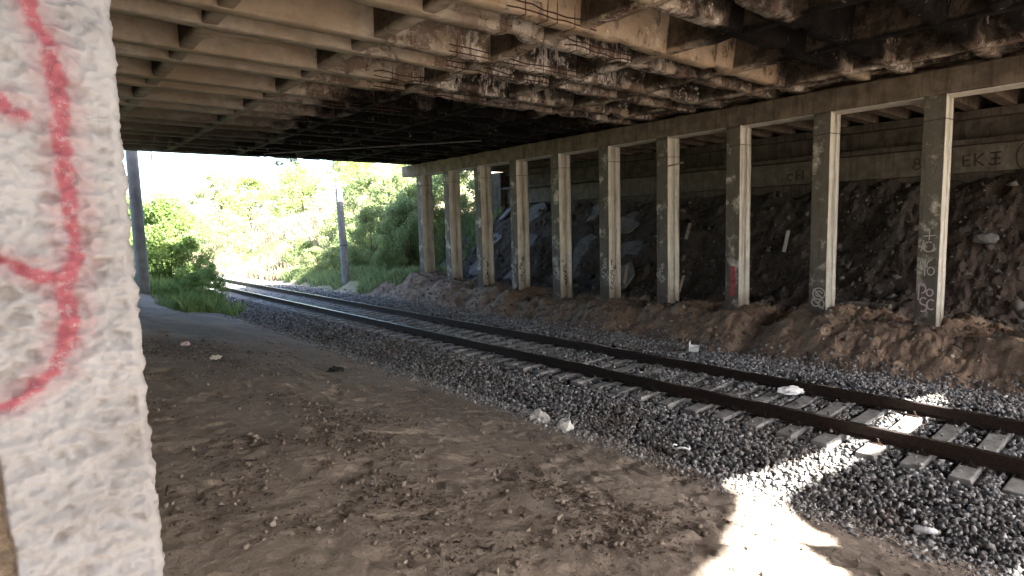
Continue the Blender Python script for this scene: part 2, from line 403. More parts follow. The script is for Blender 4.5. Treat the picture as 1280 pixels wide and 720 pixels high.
# stones ------------------------------------------------------------
CH = np.array([[-1, -1, -1], [1, -1, -1], [1, 1, -1], [-1, 1, -1], [-1, -1, 1], [1, -1, 1], [1, 1, 1], [-1, 1, 1]], float)
def stones(name, P, size, mat, flat=(.5, .9), tone_pow=1.6, parent=None):
    n = len(P)
    V = CH[None]*(.42+.58*rng.random((n, 8, 1)))*(1+.35*(rng.random((n, 8, 3))-.5))
    V[:, 4:, :2] *= rng.uniform(.35, .9, (n, 1, 1))
    sc = np.c_[rng.uniform(.7, 1.25, n), rng.uniform(.5, 1., n), rng.uniform(*flat, n)]*size[:, None]*.5
    V = V*sc[:, None]
    # random rotation
    q = rng.normal(size=(n, 4)); q[:, 1:3] *= .55; q /= np.linalg.norm(q, axis=1)[:, None]
    w_, x_, y_, z_ = q.T
    Rm = np.stack([1-2*(y_**2+z_**2), 2*(x_*y_-z_*w_), 2*(x_*z_+y_*w_), 2*(x_*y_+z_*w_), 1-2*(x_**2+z_**2), 2*(y_*z_-x_*w_),
                   2*(x_*z_-y_*w_), 2*(y_*z_+x_*w_), 1-2*(x_**2+y_**2)], 1).reshape(n, 3, 3)
    V = np.einsum('nij,nkj->nki', Rm, V)+P[:, None]
    Fs = (np.arange(n)[:, None, None]*8+BOXF[None]).reshape(-1, 4)
    tone = np.repeat(rng.random(n)**tone_pow, 8)
    return npmesh(name, V.reshape(-1, 3), Fs, mat, parent, tone=tone)

SLY0, SLD = 1.105, .482
def sleeper_mask(x, y):
    d = np.abs((y-SLY0)/SLD-np.round((y-SLY0)/SLD))*SLD
    return (d < .15) & (x > 7.64) & (x < 10.36)
def scatter(x0, x1, y0, y1, dens):
    n = int((x1-x0)*(y1-y0)*dens)
    return rng.uniform(x0, x1, n), rng.uniform(y0, y1, n)
PX = []; SZ = []
for y0, y1, dens, s0, s1 in ((-6, .5, 90, .06, .1), (.5, 7, 520, .04, .082), (7, 14, 420, .045, .08), (14, 24, 230, .055, .09), (24, 50, 70, .07, .12)):
    x, y = scatter(5.35, 12.6, y0, y1, dens)
    z = ballast_h(x, y)
    s = rng.uniform(s0, s1, len(x))
    keep = ~((np.abs(x-8.24) < .1) | (np.abs(x-9.76) < .1))
    cover = (fbm(x*.7, y*.7, 30., 3) > -.05) & (y > 4.6) & (y < 10) & (x > 8.3)      # gravel heaped on some sleepers
    sm = sleeper_mask(x, y)
    keep &= (~sm) | (cover & (rng.random(len(x)) < .5)) | (rng.random(len(x)) < .02)
    # thin the two outer borders
    keep &= rng.random(len(x)) < np.interp(x, [5.35, 5.75, 6.0, 11.9, 12.3, 12.6], [0.02, .35, 1, 1, .5, .1])
    inz = (x > 7.45) & (x < 10.55)
    z = z+rng.uniform(-.018, .022, len(x))
    z = np.where(inz, np.minimum(z, -.212), z)
    z = np.where(sm, -.15, z)
    gzv = ground_h(x, y, True)
    z = np.maximum(z, gzv+.005)
    PX.append(np.c_[x, y, z][keep]); SZ.append(s[keep])
tag(stones("ballast_stones", np.concatenate(PX), np.concatenate(SZ), M_BALLAST), "grey crushed stone ballast heaped around the rails and sleepers", "gravel", kind='stuff')

x, y = scatter(5.2, 7.4, .5, 14, 700)
keep = rng.random(len(x)) < np.interp(x, [5.2, 5.6, 6.3, 7.4], [.12, .6, .35, .1])
x, y = x[keep], y[keep]; s_ = rng.uniform(.012, .035, len(x))
tag(stones("gravel_chips", np.c_[x, y, np.maximum(ballast_h(x, y)+.012, ground_h(x, y)+.003)], s_, M_BALLAST), "fine gravel chips spilled along the border of ballast and dirt", "gravel", kind='stuff')
# crumbs and clods on the dirt
x, y = scatter(.2, 5.9, .8, 14, 900)
def patchy(x, y):
    dn = fbm(x*1.1, y*1.1, 50., 4)
    for px, py, pr in ((3.1, 3.3, .75), (2.3, 3.9, .5), (3.4, 2.7, .5), (2.2, 5.8, .7), (2.8, 6.8, .5), (2.2, 11.0, 1.0), (2.9, 9.0, .8), (1.4, 5.6, .5), (2.6, 7.8, .4)):
        dn = dn+.42*np.exp(-((x-px)**2+(y-py)**2)/(pr*pr))*(1+2*vnoise(x*4, y*4, px))
    return dn
dn = patchy(x, y); k = rng.random(len(x)) < np.clip((dn-.12)*2.2, .06, 1)
x, y = x[k], y[k]; s = rng.uniform(.005, .017, len(x))+(rng.random(len(x)) < .10)*rng.uniform(.0, .05, len(x))
tag(stones("dirt_clods", np.c_[x, y, ground_h(x, y)+s*.2], s, M_CLOD), "small clods, chips and pebbles strewn on the trodden dirt", "clods", kind='stuff')
x, y = scatter(11.7, 15.2, .5, 24, 60); s = rng.uniform(.02, .05, len(x))+(rng.random(len(x)) < .12)*rng.uniform(.03, .09, len(x))
tag(stones("mound_stones", np.c_[x, y, ground_h(x, y)+s*.2], s, M_CLOD), "loose stones and clods on the earth mound under the columns", "stones", kind='stuff')
x, y = scatter(15.3, 19.4, .5, 34, 45); s = rng.uniform(.03, .09, len(x))+(rng.random(len(x)) < .06)*rng.uniform(.05, .25, len(x))
tag(stones("slope_rubble", np.c_[x, y, ground_h(x, y)+s*.15], s, M_RUBBLE, tone_pow=2.2), "broken rubble lying on the dark slope behind the columns", "rubble", kind='stuff')
# leaf litter and bits: thin curled flakes
def flakes(name, x, y, s, mat, lift=.01):
    n = len(x); ang = rng.uniform(0, 6.28, n); z = ground_h(x, y)+lift
    base = np.array([[-1, -.4, 0], [0, -.55, .25], [1, -.3, 0], [1, .3, .05], [0, .5, .3], [-1, .35, .1]])
    V = base[None]*s[:, None, None]*(1+.4*(rng.random((n, 6, 3))-.5))
    c, sn = np.cos(ang)[:, None], np.sin(ang)[:, None]
    X = V[..., 0]*c-V[..., 1]*sn+x[:, None]; Y = V[..., 0]*sn+V[..., 1]*c+y[:, None]; Z = V[..., 2]+z[:, None]
    f = np.array([[0, 1, 4, 5], [1, 2, 3, 4]]); Fs = (np.arange(n)[:, None, None]*6+f[None]).reshape(-1, 4)
    return npmesh(name, np.stack([X, Y, Z], -1).reshape(-1, 3), Fs, mat, tone=np.repeat(rng.random(n)**1.5, 6))
x, y = scatter(.3, 5.9, .8, 16, 500); dn = patchy(x, y); k = rng.random(len(x)) < np.clip((dn-.24)*1.8, .012, 1); x, y = x[k], y[k]
tag(flakes("leaf_litter", x, y, rng.uniform(.008, .026, len(x)), M_LITTER), "dry leaf bits and bark flakes scattered over the dirt", "litter", kind='stuff')

# ------------------------------------------------------------------ track
def rail(xc, label):
    prof = [(-.066, -.17), (.066, -.17), (.066, -.158), (.012, -.14), (.01, -.045), (.036, -.035), (.037, -.006), (.028, 0), (-.028, 0), (-.037, -.006), (-.036, -.035), (-.01, -.045), (-.012, -.14), (-.066, -.158)]
    ys = list(np.arange(-14, 80.1, 2.))
    V = [(px, y, pz) for y in ys for px, pz in prof]; n = len(prof); Fs = []
    for i in range(len(ys)-1):
        for k in range(n):
            if k == 7: continue
            k2 = (k+1) % n; Fs.append([i*n+k, i*n+k2, (i+1)*n+k2, (i+1)*n+k])
    t = empty("rail", (xc, 0, 0)); tag(t, label, "rail", "rails of the track")
    MB().raw(V, Fs+[list(range(n))]).build("rail_web", M_RUST, t)
    V = []; Fs = []
    for i, y in enumerate(ys): V += [(-.028, y, 0.0), (.028, y, 0.0)]
    for i in range(len(ys)-1): Fs.append([2*i, 2*i+1, 2*i+3, 2*i+2])
    MB().raw(V, Fs).build("running_surface", M_RAILTOP, t)
rail(8.24, "rusty steel rail nearer the dirt path, running the whole track length")
rail(9.76, "rusty steel rail nearer the row of columns, running the whole track length")

def sleeper_proto():
    t = empty("sleeper")
    xs = [-1.32, -.9, -.62, -.25, .25, .62, .9, 1.32]; zt = [-.175, -.172, -.178, -.2, -.2, -.178, -.172, -.175]
    V = []; Fs = []
    for X, z in zip(xs, zt):
        V += [(X, -.135, -.36), (X, -.10, z), (X, .10, z), (X, .135, -.36)]
    for i in range(len(xs)-1):
        for k in range(4):
            k2 = (k+1) % 4; Fs.append([i*4+k, (i+1)*4+k, (i+1)*4+k2, i*4+k2])
    Fs += [[0, 1, 2, 3], [31, 30, 29, 28]]
    MB().raw(V, Fs).build("sleeper_body", M_SLEEP, t, bevel=.012)
    for s in (-.76, .76):
        m = MB().box(s-.16, s+.16, -.075, .075, -.176, -.164)
        for d in (-1, 1):
            m.box(s+d*.09-.03, s+d*.09+.03, -.03, .03, -.164, -.145)
            m.tube([(s+d*.105, 0, -.15), (s+d*.105, 0, -.11)], .014, 6)
        m.build("rail_fastening", M_RUST, t)
    return t
sp = sleeper_proto()
kids = list(sp.children)
for i in range(-8, 108):
    y = SLY0+i*SLD
    if i == -8: t = sp
    else:
        t = sp.copy(); COL.objects.link(t)
        for ch in kids:
            if y > 16 and ch.name.startswith('rail_fast'): continue
            c = ch.copy(); COL.objects.link(c); c.parent = t
    t.location = (9.0, y+random.uniform(-.012, .012), random.uniform(-.006, .004)); t.rotation_euler = (0, random.uniform(-.006, .006), random.uniform(-.02, .02))
    NTH = ["first", "second", "third", "fourth", "fifth", "sixth", "seventh", "eighth", "ninth", "tenth", "eleventh", "twelfth"]
    if i == 3: lab = "concrete sleeper lit by the narrow strip of sunlight crossing the track"
    elif 0 <= i < 3: lab = f"{NTH[2-i]} shaded concrete sleeper to the right of the sunlit one"
    elif i < 0: lab = "shaded concrete sleeper beyond the right edge of the photo"
    elif i < 16: lab = f"{NTH[i-4]} shaded concrete sleeper to the left of the sunlit one"
    elif y < 16: lab = "concrete sleeper half buried in ballast in the middle stretch beside the columns"
    else: lab = "pale concrete sleeper in the far stretch of track towards the bright opening"
    tag(t, lab, "sleeper", "concrete sleepers under the rails")

# ------------------------------------------------------------------ bridge
RB = 5.50; RT = 6.42; DT = 6.70       # rib bottom, slab underside, deck top
YF = 23.55
# near ragged edge of deck A / far ragged edge of deck B, as ground-plane targets turned into deck edges
def gap_x(xg, z): return xg-AX*z
FARE = [(-2, 1.2, .9), (1.6, 1.6, .7), (2.58, 1.86, .55), (3.22, 2.02, .39), (3.79, 2.14, .28), (4.32, 2.36, .18), (4.91, 2.6, .02), (5.4, 2.98, -.13), (5.62, 3.28, -.16), (6.13, 3.28, -.17), (6.33, 3.15, -.17), (6.77, 3.03, -.17), (7.24, 2.91, -.17), (7.73, 2.87, -.17), (8.21, 2.83, -.17), (8.73, 2.78, -.17), (9.9, 2.8, -.17), (10.64, 2.85, -.17), (11.15, 2.62, -.17), (12.6, 2.2, 0), (13.2, 1.5, .4)]
NEARE = [(1.6, -.4, .7), (2.9, .3, .45), (3.5, .9, .36), (3.62, 1.08, .36), (4.19, 1.53, .2), (4.45, 1.77, .14), (4.55, 1.99, .15), (4.62, 1.89, .12), (4.81, 1.80, .06), (5.04, 1.93, -.01), (5.11, 2.14, .01), (5.4, 2.41, -.09), (5.7, 2.60, -.17), (6.11, 2.66, -.17), (6.52, 2.62, -.17), (7.08, 2.55, -.17), (7.55, 2.52, -.17), (7.8, 2.48, -.17), (8.45, 2.42, -.17), (9.38, 2.38, -.17), (10.05, 2.40, -.17), (10.69, 2.40, -.17), (11.15, 2.61, -.17), (12.6, 2.2, 0), (13.2, 1.5, .4)]
def eA(x, z=RT): return None
def slab(name, poly, z0, z1, mat, parent):
    n = len(poly); V = [(x, y, z0) for x, y in poly]+[(x, y, z1) for x, y in poly]
    Fs = [list(range(n))[::-1], [n+i for i in range(n)]]+[[i, (i+1) % n, n+(i+1) % n, n+i] for i in range(n)]
    return MB().raw(V, Fs).build(name, mat, parent)
pa = [(x-AX*(RT-z), y-AY*(RT-z)) for x, y, z in FARE]        # far edge of the light = deck A, lower lip
pb = [(x-AX*(DT-z), y-AY*(DT-z)) for x, y, z in NEARE]       # near edge of the light = deck B, upper lip
XL, XR = -6.0, 20.4
deck = empty("bridge_deck", (0, 0, 0)); tag(deck, "soot stained ribbed concrete bridge deck spanning overhead across the track", "bridge deck")
slab("deck_slab", [(XL, pa[0][1])]+pa+[(XR, pa[-1][1]), (XR, YF), (XL, YF)], RT, DT, MC, deck)

dmg_noise = lambda x, y, z: fbm(x*2.3, y*2.3, z*2.3, 5, .6)
def rib(y0, parent, damaged=True, x0=-5.6, x1=14.45, far=False):
    wbot, wtop = .115, .15
    xs = np.arange(x0, x1+.01, .07 if not far else .2)
    sec = [(-.22, RT+.002), (-.17, RB+.55), (-.14, RB+.25), (-wbot, RB+.015), (-wbot+.014, RB), (0, RB), (wbot-.014, RB), (wbot, RB+.015), (.14, RB+.25), (.17, RB+.55), (.22, RT+.002)]
    S = np.array(sec); n = len(S)
    X = np.repeat(xs, n); Yl = np.tile(S[:, 0], len(xs)); Z = np.tile(S[:, 1], len(xs))
    zone = sst(X+fbm(X*.5, y0, 3.)*3, 4.6, 6.6)*sst(-X, -13.4, -12.6) if damaged else np.zeros_like(X)
    if y0 > 16: zone = zone*.6
    amt = sst(dmg_noise(X, y0+Yl*1.2, Z), .0, .42)*zone
    hgt = (RT-Z)/(RT-RB)
    Yl = Yl*(1-amt*.20*np.clip(hgt*1.4, 0, 1)); Z = Z+amt*.07*np.clip((hgt-.5)*2, 0, 1)
    Yl = Yl+fbm(X*6, y0*3+Yl*8, Z*6, 3)*(.004+.010*zone); Z = Z+fbm(X*5, y0*5, Yl*8+4, 3)*(.003+.008*zone)*(hgt > .1)
    V = np.c_[X, Yl+y0, Z]
    ii, jj = np.meshgrid(np.arange(n-1), np.arange(len(xs)-1)); a = (jj*n+ii).ravel()
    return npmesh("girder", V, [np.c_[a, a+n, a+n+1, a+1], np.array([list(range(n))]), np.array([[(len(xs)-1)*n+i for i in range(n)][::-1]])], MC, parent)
YR = []
for k in range(-4, 10):
    for o in (0, .75):
        y = 4.14+2.0957*k+o
        if -3.6 < y < YF-.25: YR.append(y)
YR.append(YF-.18)
for y in YR:
    g = rib(y, deck, True, far=(y < 1))
    if 5.5 < y < 13.5 and random.random() < .6:           # bared reinforcement
        m = MB(); xa = random.uniform(5.2, 7.2); L = random.uniform(1.4, 4)
        for q in range(2):
            pts = [(xa+L*t/8, y-.12-.01*q+random.uniform(-.006, .006), RB+.05+.085*q+random.uniform(-.02, .02)-(.05*random.random() if t in (3, 4, 5) else 0)) for t in range(9)]
            m.tube(pts, .011, 5)
        for t in range(int(L/.22)):
            if random.random() < .35: continue
            X = xa+.1+t*.22+random.uniform(-.07, .07); m.tube([(X, y-.135, RB-.012), (X+random.uniform(-.02, .02), y-.14, RB+.33)], .006, 4)
            m.tube([(X, y-.135, RB-.014), (X, y+.10, RB-.014)], .006, 4)
        m.build("exposed_rebar", M_BAR, g)
def crossbeam(x, parent, wid=.10):
    ys = np.arange(YR[0]-.1, YF-.05, .12)
    S = np.array([(-wid-.02, RT+.004), (-wid, RB+.03), (-wid+.012, RB+.012), (wid-.012, RB+.012), (wid, RB+.03), (wid+.02, RT+.004)]); n = len(S)
    Y = np.repeat(ys, n); Xl = np.tile(S[:, 0], len(ys)); Z = np.tile(S[:, 1], len(ys))
    dz = .008+.05*float(x > 6)
    # underside arches up between ribs
    Xl = Xl+fbm(x*3, Y*5, Z*5, 3)*(.008+.03*float(x > 6)); Z = Z+fbm(Y*4, x*3, Xl*6, 3)*dz*(Z < RT-.1)
    ii, jj = np.meshgrid(np.arange(n-1), np.arange(len(ys)-1)); a = (jj*n+ii).ravel()
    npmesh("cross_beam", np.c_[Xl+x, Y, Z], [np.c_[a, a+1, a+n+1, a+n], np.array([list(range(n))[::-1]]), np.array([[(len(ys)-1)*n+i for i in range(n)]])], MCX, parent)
for x in (-4.05, -1.9, .25, 2.4, 4.55, 6.75, 8.9, 11.05, 13.2): crossbeam(x, deck)
MB().box(14.05, 14.5, YR[0], YF-.03, RB+.09, RT+.006).build("end_diaphragm", MC, deck)
MB().box(XL, XR, YF-.35, YF+.10, DT-.002, DT+.9).build("parapet", M_FASC, deck)
# side span planks from cap to abutment
m = MB()
for k in range(-3, 27):
    y = 3.4+.78*k
    if y > YF-.4: break
    m.box(14.46, 20.3, y-.13, y+.13, 5.32, RT+.008)
m.build("side_span_rib", M_CAP, deck)

unseen_deck = empty("bridge_deck", (0, 0, 0)); tag(unseen_deck, "unseen second parallel concrete deck behind the viewpoint, across the open slit", "bridge deck")  # unseen deck, its outline shaped to place sun and shade
hx = 5.9+3.4; hy = .83-AY*6.87
XB = pb[-1][0]
slab("deck_slab", [(XL, hy), (hx-.9, hy), (hx-.5, hy+.22), (hx-.1, hy+.27), (hx+.4, hy+.22), (hx+.8, hy), (XB, hy)]+pb[::-1]+[(XL, pb[0][1])], RT, DT, MC, unseen_deck)
slab("deck_slab", [(XL, -14.5), (5, -8.7), (XB, -8.7), (XB, hy-.001), (hx+.8, hy-.001), (hx+.4, hy-.25), (hx-.1, hy-.28), (hx-.5, hy-.2), (hx-.9, hy-.001), (XL, hy-.001)], RT, DT, MC, unseen_deck)
for y in (-8.45,): rib(y, unseen_deck, False, far=True)
MB().raw([(XL, -14.8, DT-.3), (5, -9.0, DT-.3), (5, -8.702, DT-.3), (XL, -14.502, DT-.3), (XL, -14.8, DT+.8), (5, -9.0, DT+.8), (5, -8.702, DT+.8), (XL, -14.502, DT+.8)], BOXF.tolist()).build("parapet", M_FASC, unseen_deck)

# cap beams
def cap(xa, xb, z0, z1, ya, yb, label):
    ys = np.arange(ya, yb+.01, .15); S = np.array([(xa, z0), (xa, z0+.03), (xa, z1-.03), (xa+.03, z1), (xb-.03, z1), (xb, z1-.03), (xb, z0+.02), (xb-.03, z0), (xa+.03, z0)]); n = len(S)
    Y = np.repeat(ys, n); X = np.tile(S[:, 0], len(ys)); Z = np.tile(S[:, 1], len(ys))
    X = X+fbm(Y*3, Z*4, X*2, 4)*.018; Z = Z+fbm(Y*3+7, Z*4, X*2, 4)*.018
    ii, jj = np.meshgrid(np.arange(n), np.arange(len(ys)-1)); a = (jj*n+ii).ravel(); b = (jj*n+(ii+1) % n).ravel()
    o = npmesh("cap_beam", np.c_[X, Y, Z], [np.c_[a, a+n, b+n, b], np.array([list(range(n))]), np.array([[(len(ys)-1)*n+i for i in range(n)][::-1]])], M_CAP)
    return tag(o, label, "cap beam")
CB0, CB1 = 4.965, 5.44
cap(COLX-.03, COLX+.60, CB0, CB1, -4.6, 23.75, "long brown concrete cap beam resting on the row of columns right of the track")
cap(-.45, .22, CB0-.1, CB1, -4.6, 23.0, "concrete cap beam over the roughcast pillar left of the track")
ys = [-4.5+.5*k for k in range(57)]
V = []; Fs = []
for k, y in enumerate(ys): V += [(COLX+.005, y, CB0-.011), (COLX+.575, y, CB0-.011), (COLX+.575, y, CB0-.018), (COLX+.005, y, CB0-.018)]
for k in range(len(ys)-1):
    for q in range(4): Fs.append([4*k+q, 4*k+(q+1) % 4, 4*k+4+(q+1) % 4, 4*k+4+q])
MB().raw(V, Fs).build("painted_bounce_underside", M_UNDERLIT, bpy.data.objects["cap_beam"])  # strip carrying the painted bounce light

# columns -----------------------------------------------------------
def flat_strokes(strokes, to3, wd, name, mat, parent, th=.004):
    """strokes in a 2-D plane -> raised ribbons; to3(u,v,w)->xyz"""
    m = MB()
    for st in strokes:
        P = [Vector(p) for p in st]
        L = []; Rr = []
        for i, p in enumerate(P):
            t = (P[min(i+1, len(P)-1)]-P[max(i-1, 0)]); t = t.normalized() if t.length > 0 else Vector((1, 0))
            nn = Vector((-t.y, t.x))*wd*.5; L.append(p+nn); Rr.append(p-nn)
        n = len(P)
        V = [to3(q.x, q.y, th) for q in L]+[to3(q.x, q.y, th) for q in Rr]+[to3(q.x, q.y, -.002) for q in L]+[to3(q.x, q.y, -.002) for q in Rr]
        Fs = []
        for i in range(n-1):
            Fs += [[i, i+1, n+i+1, n+i], [i, 2*n+i, 2*n+i+1, i+1], [n+i, n+i+1, 3*n+i+1, 3*n+i]]
        m.raw(V, Fs)
    return m.build(name, mat, parent)
def arc(cx, cy, rx, ry, a0, a1, n=10):
    return [(cx+rx*math.cos(R(a0+(a1-a0)*i/n)), cy+ry*math.sin(R(a0+(a1-a0)*i/n))) for i in range(n+1)]
def scribble(w, h, n, seed):
    r = random.Random(seed); out = []
    for k in range(n):
        cx = r.uniform(.2, .8)*w; cy = h*(k+.5)/n
        out.append(arc(cx, cy, r.uniform(.12, .3)*w, r.uniform(.3, .6)*h/n, r.uniform(0, 180), r.uniform(250, 500)))
        if r.random() < .6: out.append([(cx-.1*w, cy-.3*h/n), (cx+r.uniform(0, .3)*w, cy+r.uniform(.3, .5)*h/n)])
    return out

ORD = ["nearest", "second", "third", "fourth", "fifth", "sixth", "seventh", "eighth", "ninth", "last"]
EX = ["pale front edge and tags of pink and white graffiti", "white bubble tag low on its dark side", "small white tag above a red smear on its dark side",
      "loose wire tied around its shaft near the top", "dark scribbles on its pale face", "grey scribbles low on its pale face",
      "blackish scrawl low on its pale face", "weathered face and black scrawl", "plain pale face by the bright opening", "plain grey faces at the bright end of the cap beam"]
WX, WY = .60, .365
def column(i):
    y = COLY0+DY*i; zb = min(gz(COLX-.1, y), gz(COLX+.5, y+.3), gz(COLX, y+.2))-.35
    t = empty("concrete_column", (COLX, y, 0))
    # shaft with a recessed strip: cross-section polygon (x,y)
    prof = [(0, 0), (.33, 0), (.332, .06), (.385, .06), (.388, .015), (WX-.03, .015), (WX-.03, WY), (0, WY), (-.001, WY*.98), (-.001, .006)]
    GR = None
    zs = np.linspace(zb, CB0+.01, 40); n = len(prof); S = np.array(prof)
    ct = S.mean(0); rs = np.random.default_rng(100+i)
    Z = np.repeat(zs, n); X = np.tile(S[:, 0], len(zs)); Y = np.tile(S[:, 1], len(zs))
    d = fbm(X*5+i*3, Y*5, Z*2.2, 4, .6)
    X = X+d*.006; Y = Y+fbm(X*5+i*7, Y*5, Z*2.2+9, 4, .6)*.006
    lean = rs.uniform(-.004, .004); X = X+(Z-CB0)*lean
    ii, jj = np.meshgrid(np.arange(n), np.arange(len(zs)-1)); a = (jj*n+ii).ravel(); b = (jj*n+(ii+1) % n).ravel()
    npmesh("shaft", np.c_[X, Y, Z], [np.c_[a, b, b+n, a+n], np.array([[(len(zs)-1)*n+k for k in range(n)]])], M_COL, t, attrs={'soot_shade': np.tile(np.array([0., 0, 0, 0, 0, 0, 1, 1, 1, 1])[:n] if n == 10 else GR, len(zs))})
    zb2 = gz(COLX-.15, y+.15)
    # wire band
    zz = 4.50 if i not in (3, 6) else 4.42
    MB().tube([(-.012, -.012, zz), (WX-.018, -.004, zz+.02), (WX-.018, WY+.012, zz), (-.012, WY+.012, zz-.02), (-.012, -.012, zz)], .007, 5).build("wire_band", M_WIRE, t)
    side = lambda u, v, w_: (-.008-w_+(v-CB0)*lean, WY-u, v)       # u to the right as seen from the track
    front = lambda u, v, w_: (u, -.007-w_, v)
    if i == 0:
        b0 = 1.86
        g = [[(.19, b0+.52), (.19, b0+.30)], [(.09, b0+.38), (.29, b0+.40)], arc(.19, b0+.17, .09, .10, 60, 400), [(.06, b0+.08), (.10, b0+.30)], [(.27, b0+.08), (.31, b0+.15)]]
        b1 = 1.45
        g += [[(.06, b1+.30), (.06, b1+.12), (.14, b1+.12)], [(.14, b1+.33), (.14, b1)], arc(.24, b1+.10, .06, .08, 0, 360), arc(.25, b1+.20, .08, .12, 90, 200)]
        flat_strokes(g, side, .020, "graffiti_tag", M_WHITE, t)
        b2 = .86
        g = [[(.05, b2+.10), (.05, b2+.42), (.14, b2+.42)], arc(.10, b2+.33, .07, .09, 90, -90), arc(.24, b2+.26, .055, .07, 0, 360),
             arc(.14, b2+.08, .06, .07, 40, 270), arc(.14, b2-.06, .06, .07, 90, -130), arc(.27, b2+.02, .07, .10, 50, 310)]
        flat_strokes(g, side, .026, "graffiti_tag", M_PINK, t)
    if i == 1:
        g = [arc(.22, .95, .13, .13, 0, 360, 14), arc(.22, .95, .07, .06, 0, 300), arc(.16, .75, .09, .09, 90, 330), arc(.28, .72, .06, .09, 0, 360), [(.08, .85), (.33, .60)], [(.10, 1.05), (.30, .85)]]
        flat_strokes(g, side, .028, "graffiti_tag", M_WHITE, t)
    if i == 2:
        g = [[(.06, 1.72), (.10, 1.60), (.14, 1.72)], [(.16, 1.70), (.24, 1.70), (.18, 1.60), (.26, 1.60)], arc(.30, 1.62, .04, .05, 180, 400)]
        flat_strokes(g, side, .018, "graffiti_tag", M_WHITE, t)
        flat_strokes([[(.20, 1.5), (.21, 1.2), (.19, .9), (.20, .75)]], side, .12, "red_smear", M_REDP, t)
    if i == 3:
        MB().tube([(-.10, -.08, 4.15), (.05, -.04, 4.18), (.3, -.03, 4.22), (WX, -.02, 4.28), (WX+.12, 0, 4.30)], .022, 6).build("tied_stick", M_WOOD, t)
        flat_strokes(scribble(.3, .5, 4, 5), lambda u, v, w_: side(u, v+1.0, w_), .02, "graffiti_tag", M_WHITE, t)
    if i in (4, 5, 6, 7):
        flat_strokes(scribble(.28, .9, 6, 10+i), lambda u, v, w_: front(u+.03, v+.65, w_), .022, "graffiti_tag", M_INK, t)
        flat_strokes(scribble(.3, .6, 4, 30+i), lambda u, v, w_: side(u, v+1.0, w_), .02, "graffiti_tag", M_WHITE, t)
    if 0 <= i < 9: lab = f"{ORD[i]} column from the right in the row beside the track, {EX[i]}"
    elif i == 9: lab = "farthest column of the row beside the track, grey and plain, at the bright opening"
    else: lab = "concrete column standing just outside the right edge of the photo"
    tag(t, lab, "column", "concrete columns under the cap beam")
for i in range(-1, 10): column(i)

# foreground roughcast pillar ---------------------------------------
# centre lines of the sprayed strokes (x, z, half width)
REDS = [
 [(0.061, 3.08, 0.018), (0.07, 3.043, 0.02), (0.084, 2.997, 0.024), (0.091, 2.935, 0.026), (0.09, 2.871, 0.024), (0.091, 2.806, 0.024), (0.091, 2.74, 0.026), (0.094, 2.687, 0.024), (0.087, 2.64, 0.026)],
 [(-0.033, 2.667, 0.017), (-0.001, 2.655, 0.018), (0.022, 2.641, 0.02), (0.046, 2.623, 0.022), (0.072, 2.618, 0.024)],
 [(0.084, 2.634, 0.026), (0.073, 2.594, 0.028), (0.075, 2.553, 0.028), (0.064, 2.507, 0.028), (0.046, 2.469, 0.026), (0.014, 2.438, 0.022), (-0.017, 2.424, 0.018), (-0.056, 2.417, 0.017)],
 [(-0.019, 2.921, 0.018), (0.012, 2.907, 0.022), (0.03, 2.894, 0.022), (0.044, 2.886, 0.018)]]
